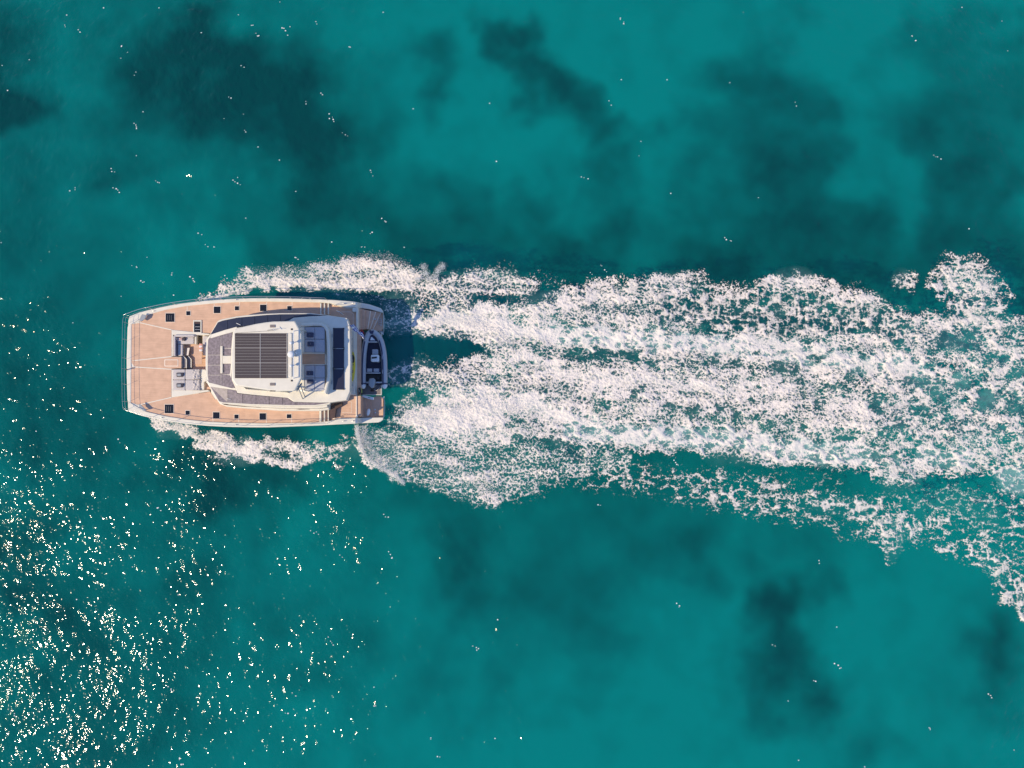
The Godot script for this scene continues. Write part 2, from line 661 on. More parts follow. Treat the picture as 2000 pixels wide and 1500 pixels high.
func foam_plan() -> void:
	for a in [0, 1, 2]:
		var f := PackedFloat32Array()
		f.resize(GX * GZ)
		if a == 0: fd = f
		elif a == 1: fm = f
		else: fs = f
	# thin lace drifting on the lower side of the wake
	band([[1000, 880, 985], [1100, 885, 950], [1250, 905, 965], [1400, 915, 1000], [1500, 925, 1015], [1600, 930, 1030], [1680, 960, 1060], [1740, 960, 1085], [1800, 950, 1060], [1900, 950, 1110], [1960, 950, 1170], [2010, 960, 1200], [2200, 1000, 1300]], 0.22, 0.0, 0.8, 16)
	band([[1080, 900, 935], [1300, 920, 960], [1480, 950, 1000], [1600, 960, 1015]], 0.33, 0, 0.8, 14)
	stroke([[1590, 985, 18], [1650, 985, 18], [1710, 1000, 28], [1730, 1050, 26], [1735, 1082, 14]], 0.47, 0, 1)
	stroke([[1740, 1030, 22], [1800, 1020, 18], [1840, 1015, 14]], 0.46, 0, 1)
	stroke([[1840, 1066, 16]], 0.5, 0, 1)
	stroke([[1900, 1070, 20], [1935, 1095, 26], [1960, 1140, 27], [1990, 1180, 20], [2050, 1230, 24]], 0.45, 0, 1)
	stroke([[1560, 935, 16], [1620, 945, 18], [1660, 950, 14]], 0.10, 0, 0.8)
	stroke([[1780, 985, 20], [1850, 970, 26], [1930, 1000, 34]], 0.16, 0.05, 0.8)
	stroke([[1890, 1040, 14]], 0.2, 0.0, 0.8)
	# bow wave beside the upper hull
	stroke([[394, 583, 5], [420, 572, 8], [450, 560, 12], [500, 548, 16], [560, 543, 21], [620, 539, 24], [680, 532, 30], [740, 531, 34], [790, 541, 31], [815, 549, 27]], 0.72, 0, 0.1, 0.35)
	stroke([[398, 583, 5], [420, 577, 6], [440, 569, 8], [520, 556, 8], [600, 548, 10], [700, 551, 12], [790, 557, 12]], 0.9, 0.1, 0.1)
	stroke([[465, 545, 8], [480, 532, 6]], 0.6, 0, 0.1)
	# broken water behind it
	stroke([[826, 560, 28], [880, 570, 34], [930, 558, 38], [980, 551, 34], [1020, 560, 26]], 0.60, 0, 0.1, 0.4)
	stroke([[830, 592, 18], [880, 596, 20]], 0.5, 0.0, 0.1)
	stroke([[930, 582, 12], [965, 583, 13], [1030, 585, 8]], 0.12, 0, 0.3)
	stroke([[1060, 540, 14], [1090, 560, 12]], 0.22, 0, 0.4)
	stroke([[1110, 565, 12], [1160, 555, 12], [1190, 550, 12]], 0.45, 0, 0.3)
	# wash behind the sterns, in the shade of the boat
	stroke([[750, 600, 10], [790, 606, 14], [825, 612, 12]], 0.30, 0.30, 0.4)
	stroke([[752, 625, 10], [790, 626, 14], [826, 627, 12]], 0.42, 0.5, 0.3)
	stroke([[752, 645, 6], [800, 643, 10], [830, 645, 9]], 0.22, 0.25, 0.4)
	stroke([[660, 575, 8], [720, 580, 10], [800, 582, 12]], 0.14, 0.12, 0.7)
	stroke([[768, 730, 26], [800, 728, 32], [822, 722, 26]], 0.36, 0.22, 0.8)
	stroke([[775, 790, 12], [800, 780, 14]], 0.3, 0.15, 0.6)
	# the two propeller trails and the main wake
	band([[818, 618, 634], [870, 602, 646], [920, 594, 656], [960, 592, 672], [1010, 591, 705]], 0.88, 0.5, 0.2, 6)
	stroke([[840, 645, 10], [890, 650, 12], [935, 663, 12]], 0.6, 0, 0.1)
	stroke([[848, 742, 34], [900, 742, 44], [950, 748, 46], [1000, 745, 40]], 0.64, 0.0, 0.15, 0.4)
	band([[766, 813, 822], [800, 795, 838], [850, 775, 852], [900, 765, 866], [960, 748, 868], [1010, 705, 862]], 0.86, 0.45, 0.2, 8)
	band([[990, 591, 852], [1050, 583, 856], [1100, 574, 862], [1150, 560, 868], [1200, 545, 876], [1260, 540, 885], [1330, 530, 880], [1370, 532, 886], [1390, 556, 889], [1430, 553, 893], [1500, 544, 908], [1560, 534, 908], [1600, 543, 908], [1680, 560, 926], [1720, 580, 942], [1770, 608, 945], [1800, 612, 928], [1850, 600, 930], [1900, 600, 928], [1960, 615, 926], [2010, 620, 936], [2300, 600, 990]], 0.62, 0.0, 0.4, 9)
	stroke([[1830, 560, 22], [1855, 530, 34], [1900, 545, 44], [1930, 580, 44], [1900, 610, 50]], 0.62, 0, 0.5, 0.3)
	stroke([[1930, 545, 10], [1955, 580, 12], [1958, 610, 10]], 0.3, 0, 0.6)
	stroke([[1766, 548, 21]], 0.62, 0, 0.5)
	stroke([[925, 660, 8], [955, 671, 13], [985, 690, 20]], 0.72, 0.3, 0.2)
	stroke([[900, 702, 8], [945, 706, 13], [985, 702, 20]], 0.62, 0.1, 0.2)
	# inside the wake: smooth milky lanes, lace and open holes
	stroke([[826, 626, 6], [870, 622, 11], [930, 622, 17], [1000, 640, 22], [1080, 650, 22], [1180, 655, 18], [1300, 662, 14]], 0.98, 0.9, 0.3, 0.9)
	band([[1080, 630, 672], [1200, 640, 678], [1350, 650, 686], [1500, 660, 702], [1650, 682, 724], [1800, 700, 728]], 0.74, 0.9, 0.9, 8)
	stroke([[1340, 545, 12], [1370, 560, 16]], 0.5, 0, 0.7)
	band([[1280, 578, 630], [1400, 572, 648], [1500, 562, 655], [1600, 572, 655], [1680, 592, 648], [1760, 640, 672]], 0.44, 0.0, 0.85, 9)
	stroke([[1490, 550, 8], [1560, 543, 9], [1620, 552, 8]], 0.72, 0, 0.5)
	stroke([[1620, 600, 24], [1700, 620, 24], [1760, 650, 18]], 0.55, 0, 0.9)
	stroke([[1100, 690, 9], [1170, 692, 13], [1245, 690, 10]], 0.12, 0.1, 0.4)
	stroke([[1130, 605, 8], [1165, 600, 9]], 0.25, 0.1, 0.4)
	band([[1090, 705, 765], [1250, 710, 785], [1400, 722, 790], [1500, 735, 800], [1600, 760, 830], [1700, 780, 850]], 0.72, 0.1, 0.25, 14)
	stroke([[1020, 775, 24], [1060, 795, 26], [1100, 810, 22], [1180, 835, 18], [1300, 850, 14]], 0.97, 0.8, 0.3, 0.9)
	stroke([[785, 814, 6], [840, 808, 14], [900, 800, 20], [970, 790, 24], [1020, 785, 22]], 0.98, 0.7, 0.2, 0.9)
	stroke([[1010, 690, 12], [1080, 720, 16], [1180, 735, 14], [1300, 745, 12], [1420, 760, 10]], 0.9, 0.5, 0.3, 0.9)
	stroke([[1000, 600, 10], [1080, 592, 12], [1160, 578, 10], [1230, 560, 8]], 0.88, 0.3, 0.3, 0.9)
	stroke([[1450, 665, 12], [1560, 685, 12], [1700, 715, 12], [1820, 725, 10]], 0.84, 0.6, 0.8, 0.9)
	stroke([[1420, 850, 12], [1560, 872, 12], [1700, 900, 10]], 0.82, 0.6, 0.8, 0.9)
	for b in [[1155, 780, 11], [1185, 790, 9], [1310, 793, 9], [1350, 803, 11], [1400, 800, 10], [1440, 808, 9], [1395, 702, 12], [1432, 708, 10], [1525, 716, 11], [1556, 720, 11], [1705, 785, 13], [1715, 800, 9], [1750, 832, 12], [1720, 845, 9], [1860, 668, 22], [1893, 662, 18], [1985, 792, 15], [1950, 835, 11], [1630, 755, 9], [1600, 790, 8], [1240, 765, 8], [1665, 730, 10], [1985, 725, 14], [1960, 700, 10]]:
		stroke([[b[0], b[1], b[2] * 1.35]], 0.14, 0.2, 0.6, 0.6)
	for b in [[1270, 710, 12], [1480, 690, 9], [1590, 700, 10], [1500, 830, 12], [1560, 840, 9], [1650, 850, 12], [1680, 690, 9], [1800, 800, 14], [1840, 830, 12], [1900, 850, 12], [1780, 870, 10], [1330, 620, 9], [1450, 600, 12], [1520, 610, 14], [1600, 615, 12], [1700, 640, 10], [1930, 700, 12], [1560, 770, 8], [1470, 775, 8]]:
		stroke([[b[0], b[1], b[2] * 1.3]], 0.22, 0.15, 0.8, 0.8)
	stroke([[1780, 745, 16], [1830, 757, 20]], 0.2, 0.3, 0.9, 0.6)
	stroke([[1872, 738, 22]], 0.12, 0.45, 0.9, 0.6)
	stroke([[1925, 778, 27]], 0.05, 0.35, 0.9, 0.5)
	band([[1100, 818, 852], [1250, 828, 868], [1400, 832, 870], [1550, 855, 893], [1700, 870, 912]], 0.66, 0.85, 0.95, 8)
	stroke([[1715, 882, 16]], 0.22, 0.45, 1.0)
	stroke([[1745, 902, 15]], 0.22, 0.4, 1.0)
	stroke([[1800, 890, 20], [1880, 890, 22]], 0.6, 0.6, 1.0)
	stroke([[1965, 932, 26], [2010, 940, 26]], 0.3, 0.8, 0.9)
	# spray thrown out behind the lower hull
	band([[697, 832, 862], [720, 832, 897], [760, 835, 926], [800, 840, 945], [860, 850, 960], [920, 858, 975], [960, 865, 990], [990, 868, 972], [1030, 868, 952], [1080, 870, 930], [1150, 874, 915], [1230, 884, 905]], 0.45, 0.10, 0.1, 12)
	stroke([[697, 838, 4], [702, 870, 7], [725, 900, 9], [770, 926, 8]], 0.72, 0.5, 0.1)
	stroke([[860, 890, 12], [920, 930, 13], [962, 982, 9]], 0.68, 0, 0.1)
	stroke([[1010, 858, 8], [1060, 862, 9], [1120, 872, 7]], 0.12, 0.0, 0.3)
	# bow wave beside the lower hull
	band([[290, 811, 824], [330, 821, 840], [362, 829, 856], [417, 840, 884], [480, 854, 896], [542, 857, 904], [580, 865, 917], [610, 868, 908]], 0.84, 0.12, 0.25, 5)
	band([[605, 868, 905], [630, 866, 900], [660, 858, 890], [690, 850, 876]], 0.45, 0, 0.7, 5)
	stroke([[662, 903, 13]], 0.42, 0, 0.9)
	stroke([[455, 853, 7], [475, 860, 6]], 0.3, 0.1, 0.5)
	stroke([[515, 878, 8], [560, 885, 9]], 0.42, 0.0, 0.5)
	stroke([[440, 900, 10], [400, 885, 8]], 0.18, 0, 0.3)

func equalised(im: Image) -> PackedByteArray:
	im.convert(Image.FORMAT_L8)
	var d := im.get_data()
	var hist := PackedInt32Array()
	hist.resize(256)
	for i in range(0, d.size(), 7): hist[d[i]] += 1
	var lut := PackedByteArray()
	lut.resize(256)
	var sum := 0
	var total := d.size() / 7
	for i in 256:
		sum += hist[i]
		lut[i] = clampi(255 * sum / total, 0, 255)
	for i in d.size(): d[i] = lut[d[i]]
	return d

func up(f: PackedFloat32Array) -> PackedByteArray:
	var im := Image.create_from_data(GX, GZ, false, Image.FORMAT_RF, f.to_byte_array())
	im.resize(TX, TZ, Image.INTERPOLATE_CUBIC)
	im.convert(Image.FORMAT_L8)
	return im.get_data()

func drawn_out(n: FastNoiseLite, share: float, inverted: bool) -> Image:
	# noise stretched along the wake
	var im := n.get_image(int(TX * share), TZ, inverted)
	im.resize(TX, TZ, Image.INTERPOLATE_CUBIC)
	return im

func foam() -> void:
	foam_plan()
	var gr := noise(0.20, 4, 301)
	gr.fractal_gain = 0.6
	gr.domain_warp_enabled = true
	gr.domain_warp_amplitude = 8.0
	gr.domain_warp_frequency = 0.05
	var grains := equalised(gr.get_image(TX, TZ))
	var rd := noise(0.03, 5, 306)
	rd.fractal_type = FastNoiseLite.FRACTAL_RIDGED
	rd.fractal_gain = 0.6
	rd.domain_warp_enabled = true
	rd.domain_warp_amplitude = 20.0
	rd.domain_warp_frequency = 0.018
	var ridge1 := equalised(drawn_out(rd, 0.6, false))
	rd.seed = 307
	rd.frequency = 0.088
	rd.fractal_octaves = 3
	rd.domain_warp_amplitude = 9.0
	rd.domain_warp_frequency = 0.05
	var ridge2 := equalised(drawn_out(rd, 0.7, false))
	var ce := noise(0.046, 1, 302, FastNoiseLite.TYPE_CELLULAR)
	ce.cellular_return_type = FastNoiseLite.RETURN_DISTANCE2_SUB
	ce.cellular_jitter = 1.0
	ce.domain_warp_enabled = true
	ce.domain_warp_amplitude = 26.0
	ce.domain_warp_frequency = 0.02
	ce.domain_warp_fractal_octaves = 4
	var lace1 := equalised(drawn_out(ce, 0.66, true))
	ce.seed = 303
	ce.frequency = 0.115
	ce.domain_warp_amplitude = 12.0
	ce.domain_warp_frequency = 0.05
	var lace2 := equalised(drawn_out(ce, 0.75, true))
	var lo := equalised(noise(0.018, 4, 304).get_image(TX, TZ))
	var lo2 := equalised(noise(0.02, 4, 308).get_image(TX, TZ))
	var st_im := noise(0.035, 3, 309).get_image(TX / 5, TZ)
	st_im.resize(TX, TZ, Image.INTERPOLATE_CUBIC)
	var lane := equalised(st_im)
	var vt_im := noise(0.10, 3, 310).get_image(TX, TZ / 4)
	vt_im.resize(TX, TZ, Image.INTERPOLATE_CUBIC)
	var fall := equalised(vt_im)
	var sk_im := noise(0.14, 3, 311).get_image(TX / 9, TZ)
	sk_im.resize(TX, TZ, Image.INTERPOLATE_CUBIC)
	var streak := equalised(sk_im)
	var a8 := PackedByteArray()
	var b8 := PackedByteArray()
	a8.resize(TX * TZ)
	b8.resize(TX * TZ)
	for i in TX * TZ:
		a8[i] = (grains[i] * 36 + ridge2[i] * 42 + lace2[i] * 22) / 100
		b8[i] = (maxi(lace1[i], lace2[i] * 5 / 6) * 52 + ridge1[i] * 32 + grains[i] * 16) / 100
	a8 = equalised(Image.create_from_data(TX, TZ, false, Image.FORMAT_L8, a8))
	b8 = equalised(Image.create_from_data(TX, TZ, false, Image.FORMAT_L8, b8))
	var d8 := up(fd)
	var m8 := up(fm)
	var s8 := up(fs)
	var hz := Image.create_from_data(GX, GZ, false, Image.FORMAT_RF, fd.to_byte_array())
	hz.resize(GX / 10, GZ / 10, Image.INTERPOLATE_TRILINEAR)
	hz.resize(TX, TZ, Image.INTERPOLATE_CUBIC)
	hz.convert(Image.FORMAT_L8)
	var halo := hz.get_data()
	var rgba := PackedByteArray()
	rgba.resize(TX * TZ * 4)
	var relief := PackedByteArray()
	relief.resize(TX * TZ)
	var white := Vector3(0.82, 0.745, 0.69)
	var milk := Vector3(0.22, 0.43, 0.42)
	var srgb := PackedByteArray()
	srgb.resize(1025)
	for i in 1025: srgb[i] = int(255.0 * clampf(Color(i / 1024.0, 0, 0).linear_to_srgb().r, 0, 1))
	for i in TX * TZ:
		# the plan is read through a wandering offset so that its edges fray
		var x := i % TX + (lo[i] - 128) * 10 / 128 + (ridge2[i] - 128) * 3 / 128
		var y := i / TX + (lo2[i] - 128) * 8 / 128 + (grains[i] - 128) * 4 / 128
		if x < 0 or y < 0 or x >= TX or y >= TZ: continue
		var q := y * TX + x
		var d := d8[q] / 255.0
		var m := maxf(m8[q] / 255.0, clampf((halo[i] / 255.0 * 0.55 - 0.19) * (0.5 + lo[i] / 255.0), 0.0, 0.17))
		if d < 0.03 and m < 0.02: continue
		var s := s8[q] / 255.0
		var big := lo2[i] / 255.0
		# foam grows thinner and more lacy with its age
		var age := clampf((i % TX - 1150) / 900.0, 0.0, 1.0)
		if d > 0.45:
			s = minf(1.0, s + 0.35 * age)
			d *= 1.0 - 0.14 * age
		var v := lerpf(a8[i], b8[i], s) / 255.0
		v += (streak[i] / 255.0 - 0.5) * 0.20 * (1.0 - 0.5 * s)
		var ln := lane[i] / 255.0 - 0.5
		if s > 0.8 and d > 0.4 and m < 0.3: v = v * 0.66 + fall[i] / 750.0
		var th := 1.0 - clampf(d * 1.02 + ((big - 0.5) * 0.26 + ln * 0.46 * (1.0 - 0.8 * s)) * minf(1.0, d * 2.2), 0.0, 1.0)
		var a := clampf((v - th + 0.17) / 0.35, 0.0, 1.0)
		a = a * a * (3.0 - 2.0 * a) * smoothstep(0.03, 0.12, d)
		# the brightest foam stands in threads; between them a thinner film of bubbles
		a *= 0.52 + 0.33 * maxf(ridge2[i], lace2[i]) / 255.0 + 0.15 * clampf(d * 1.6 - 0.6 + ln, 0.0, 1.0)
		a = maxf(a, clampf((d - 0.84) * 7.0, 0.0, 0.93) * (0.75 + 0.25 * v))
		var mk := clampf(m * (0.42 + 0.6 * (0.5 * big + 0.5 * lace1[i] / 255.0)), 0.0, 0.92)
		var all := 1.0 - (1.0 - a) * (1.0 - mk)
		if all < 0.004: continue
		var k := a / all
		var c := milk.lerp(white, k)
		rgba[i * 4] = srgb[int(c.x * 1024)]
		rgba[i * 4 + 1] = srgb[int(c.y * 1024)]
		rgba[i * 4 + 2] = srgb[int(c.z * 1024)]
		rgba[i * 4 + 3] = int(255.0 * all)
		relief[i] = int(255.0 * clampf(a * clampf(0.25 + 0.75 * v, 0.0, 1.0), 0, 1))
	var mf := mat("sea_foam", Color.WHITE, 0.9, 0.3)
	mf.transparency = BaseMaterial3D.TRANSPARENCY_ALPHA
	mf.albedo_texture = ImageTexture.create_from_image(Image.create_from_data(TX, TZ, false, Image.FORMAT_RGBA8, rgba))
	mf.texture_repeat = false
	mf.heightmap_enabled = true
	mf.heightmap_texture = ImageTexture.create_from_image(Image.create_from_data(TX, TZ, false, Image.FORMAT_L8, relief))
	mf.heightmap_scale = 6.0
	# the foam lies on the water and heaps up where it is thick
	var hm := Image.create_from_data(TX, TZ, false, Image.FORMAT_L8, relief)
	var step := 0.15
	var nx := int(FW / step)
	var nz := int(FH / step)
	hm.resize(nx + 1, nz + 1, Image.INTERPOLATE_BILINEAR)
	var hb := hm.get_data()
	var lump := noise(0.35, 3, 305)
	var hs := PackedFloat32Array()
	hs.resize((nx + 1) * (nz + 1))
	for j in nz + 1:
		for i in nx + 1:
			var x := FX0 + i * step
			var z := FZ0 + j * step
			var q := j * (nx + 1) + i
			var f := hb[q] / 255.0
			hs[q] = wave(x, z) + 0.03 + f * (0.09 + 0.16 * lump.get_noise_2d(x, z))
	# keep only the cells that hold foam, in four objects by place
	var whole := sheet(nx, nz, FX0, FZ0, step, hs, false, Vector2(FW, FH))
	foam_objects(whole, nx, nz, rgba, mf)

func foam_objects(whole: ArrayMesh, nx: int, nz: int, rgba: PackedByteArray, mf: Material) -> void:
	var arr := whole.surface_get_arrays(0)
	var ix: PackedInt32Array = arr[Mesh.ARRAY_INDEX]
	var uv: PackedVector2Array = arr[Mesh.ARRAY_TEX_UV]
	var vs: PackedVector3Array = arr[Mesh.ARRAY_VERTEX]
	var sets := [PackedInt32Array(), PackedInt32Array(), PackedInt32Array()]
	for t in range(0, ix.size(), 6):
		var p := ix[t]
		var tx := int(uv[p].x * TX)
		var tz := int(uv[p].y * TZ)
		var any := false
		for dy in [0, 2, 4]:
			for dx in [0, 2, 4]:
				if rgba[(mini(tz + dy, TZ - 1) * TX + mini(tx + dx, TX - 1)) * 4 + 3] > 0: any = true
		if not any: continue
		var v := vs[p]
		var n := 2
		if v.x < -7.2 and v.z < -5.0: n = 0
		elif v.x < -12.4 and v.z > -3.0: n = 1
		for k in 6: sets[n].append(ix[t + k])
	var say := [["bow_wave_foam", "narrow bank of white bow wave foam along the hull with the flag's stern", "foam"],
		["bow_wave_foam", "bow wave foam along the hull with the fender on its stern platform", "foam"],
		["wake_foam", "broad white churned wake foam spreading behind the catamaran's two sterns", "foam"]]
	for n in 3:
		var b := []
		b.resize(Mesh.ARRAY_MAX)
		var map := {}
		var nv := PackedVector3Array()
		var nn := PackedVector3Array()
		var nu := PackedVector2Array()
		var ni := PackedInt32Array()
		for q in sets[n]:
			if not map.has(q):
				map[q] = nv.size()
				nv.append(vs[q])
				nn.append(arr[Mesh.ARRAY_NORMAL][q])
				nu.append(uv[q])
			ni.append(map[q])
		b[Mesh.ARRAY_VERTEX] = nv
		b[Mesh.ARRAY_NORMAL] = nn
		b[Mesh.ARRAY_TEX_UV] = nu
		b[Mesh.ARRAY_INDEX] = ni
		var m := ArrayMesh.new()
		m.add_surface_from_arrays(Mesh.PRIMITIVE_TRIANGLES, b)
		var o := MeshInstance3D.new()
		o.name = numbered(say[n][0])
		o.mesh = m
		o.material_override = mf
		o.set_meta("kind", "stuff")
		o.set_meta("label", say[n][1])
		o.set_meta("category", say[n][2])
		add_child(o)

# ------------------------------------------------------------------ spray
func drops(called: String, label: String, spots: Array) -> void:
	# spots: [px, py, spread in pixels, height in metres, how many]
	var st := S(true)
	var p := [Vector3.UP, Vector3.DOWN, Vector3.RIGHT, Vector3.BACK, Vector3.LEFT, Vector3.FORWARD]
	for k in 4:
		tri(st, p[0], p[2 + k], p[2 + (k + 1) % 4])
		tri(st, p[1], p[2 + (k + 1) % 4], p[2 + k])
	st.generate_normals()
	var mm := MultiMesh.new()
	mm.transform_format = MultiMesh.TRANSFORM_3D
	mm.mesh = st.commit()
	var total := 0
	for s in spots: total += s[4]
	mm.instance_count = total
	var n := 0
	for s in spots:
		for k in s[4]:
			var a := rng.randf() * TAU
			var r: float = s[2] * sqrt(-2.0 * log(maxf(rng.randf(), 1e-4))) * 0.6
			var h: float = 0.06 - log(maxf(rng.randf(), 1e-3)) * s[3] * 0.35
			var c := P(s[0] + cos(a) * r, s[1] + sin(a) * r, h)
			var size := 0.010 + 0.022 * pow(rng.randf(), 3.0)
			mm.set_instance_transform(n, Transform3D(Basis.from_euler(Vector3(rng.randf() * 6, rng.randf() * 6, 0)).scaled(Vector3.ONE * size), c))
			n += 1
	var o := MultiMeshInstance3D.new()
	o.name = numbered(called)
	o.multimesh = mm
	o.material_override = M.spray
	o.set_meta("kind", "stuff")
	o.set_meta("label", label)
	o.set_meta("category", "spray")
	add_child(o)

func along(pts: Array, spread: float, h: float, each: int, steps := 10) -> Array:
	var out := []
	for i in pts.size() - 1:
		for k in steps:
			var t := float(k) / steps
			out.append([lerpf(pts[i][0], pts[i + 1][0], t), lerpf(pts[i][1], pts[i + 1][1], t), spread, h, each])
	return out

func spray() -> void:
	mat("spray", lin(0.78, 0.77, 0.77), 0.8, 0.3)
	var fan := along([[697, 832], [699, 850], [704, 872], [718, 896], [742, 913], [770, 928], [790, 945]], 4.0, 0.9, 110)
	fan += along([[706, 845], [716, 870], [740, 895], [780, 915]], 10.0, 0.7, 110)
	fan += along([[720, 845], [780, 880], [860, 900], [940, 940], [962, 982]], 18.0, 0.5, 90)
	drops("stern_spray", "fan of fine white spray thrown out from the stern with the fender", fan)
	var lowb := along([[305, 820], [362, 840], [417, 860], [480, 875]], 7.0, 0.4, 50)
	drops("bow_spray", "fine spray over the bow wave on the fender's side", lowb)
	var hi := along([[470, 530], [560, 530], [660, 512], [740, 500], [800, 520]], 9.0, 0.5, 60)
	hi += along([[440, 556], [560, 545], [700, 540], [800, 545]], 10.0, 0.4, 50)
	for p in [[828, 522], [832, 534], [838, 545], [856, 528], [864, 520], [805, 530], [815, 545], [850, 540]]: hi.append([p[0], p[1], 6.0, 1.2, 420])
	drops("bow_spray", "fine spray and mist puffs over the bow wave on the flag's side", hi)
	var mid := along([[824, 626], [900, 622], [960, 640], [1010, 690]], 10.0, 0.5, 90)
	mid += along([[775, 815], [850, 800], [950, 790], [1050, 800]], 14.0, 0.5, 90)
	drops("wake_spray", "fine spray over the churned water close behind the two sterns", mid)

func flecks() -> void:
	# small white domes added to stand for sun glints, in short strings
	var st := S(true)
	for k in 6:
		var a := TAU * k / 6
		var b := TAU * (k + 1) / 6
		tri(st, Vector3(0, 0.35, 0), Vector3(cos(a), 0, sin(a)), Vector3(cos(b), 0, sin(b)))
	st.generate_normals()
	var list := []
	for k in 190:
		var c := P(rng.randf_range(-60, 2060), rng.randf_range(-60, 1560), 0)
		if k < 60: c = P(rng.randf_range(-40, 760), rng.randf_range(-20, 560), 0)
		var dir := Vector3(0.7, 0, 0.7).rotated(Vector3.UP, rng.randf_range(-0.5, 0.5))
		var n := 1 + int(4.0 * pow(rng.randf(), 2.0))
		for j in n:
			var p := c + dir * j * rng.randf_range(0.12, 0.3) + Vector3(rng.randf_range(-0.1, 0.1), 0, rng.randf_range(-0.1, 0.1))
			list.append([p, rng.randf_range(0.03, 0.065)])
	var mm := MultiMesh.new()
	mm.transform_format = MultiMesh.TRANSFORM_3D
	mm.mesh = st.commit()
	mm.instance_count = list.size()
	for i in list.size():
		var p: Vector3 = list[i][0]
		p.y = wave(p.x, p.z) + 0.008
		mm.set_instance_transform(i, Transform3D(Basis(Vector3.UP, rng.randf() * 6.0).scaled(Vector3(list[i][1], list[i][1], list[i][1] * rng.randf_range(0.5, 1.0))), p))
	var o := MultiMeshInstance3D.new()
	o.name = "glint_flecks"
	o.multimesh = mm
	o.material_override = M.spray
	o.set_meta("kind", "stuff")
	o.set_meta("label", "tiny white flecks added as sun glints over the open green water")
	o.set_meta("category", "foam")
	add_child(o)

# ------------------------------------------------------------------ the catamaran
const DECK := 1.9
const ROOF := 3.9
const TOP := 6.65
var outer_hi := [[250.5, 626], [253.5, 618], [274.5, 609.3], [307.3, 601.6], [346, 593.8], [392.4, 588], [442.6, 584.2], [490, 582.4], [520, 582.2], [567.3, 582.8], [625.3, 584.7], [654.3, 586.1], [691, 589], [722, 594.8], [745.2, 602.5], [748.5, 608]]
var outer_lo := [[250, 795], [251.5, 802.6], [274.5, 811.3], [293.8, 816], [322.8, 822], [361.5, 827.7], [404, 831.6], [442.7, 833.5], [490, 834.4], [520, 834.5], [548, 833.5], [625.3, 830.6], [683.3, 827.7], [702.6, 826.8], [741.3, 824.8], [748, 820]]
var boat: Node3D

func bar(a: Array, b: Array, w: float, h0: float, h1: float, st: SurfaceTool = null) -> SurfaceTool:
	# a straight strip between two pixel points, w pixels wide
	var d := Vector2(b[0] - a[0], b[1] - a[1]).normalized().orthogonal() * w * 0.5
	return slab([[a[0] + d.x, a[1] + d.y], [b[0] + d.x, b[1] + d.y], [b[0] - d.x, b[1] - d.y], [a[0] - d.x, a[1] - d.y]], h0, h1, 0.006, st)

func wall(pts: Array, w: float, h0: float, h1: float, bevel := 0.04, st: SurfaceTool = null) -> SurfaceTool:
	# a strip w pixels wide along a bent line
	var l := []
	var r := []
	for i in pts.size():
		var a = pts[maxi(i - 1, 0)]
		var b = pts[mini(i + 1, pts.size() - 1)]
		var d := Vector2(b[0] - a[0], b[1] - a[1]).normalized().orthogonal() * w * 0.5
		l.append([pts[i][0] + d.x, pts[i][1] + d.y])
		r.push_front([pts[i][0] - d.x, pts[i][1] - d.y])
	return slab(l + r, h0, h1, bevel, st)

func side_at(line: Array, x: float) -> float:
	for i in line.size() - 1:
		if line[i + 1][0] >= x and line[i + 1][0] > line[i][0]:
			return lerpf(line[i][1], line[i + 1][1], clampf((x - line[i][0]) / (line[i + 1][0] - line[i][0]), 0, 1))
	return line[-1][1]

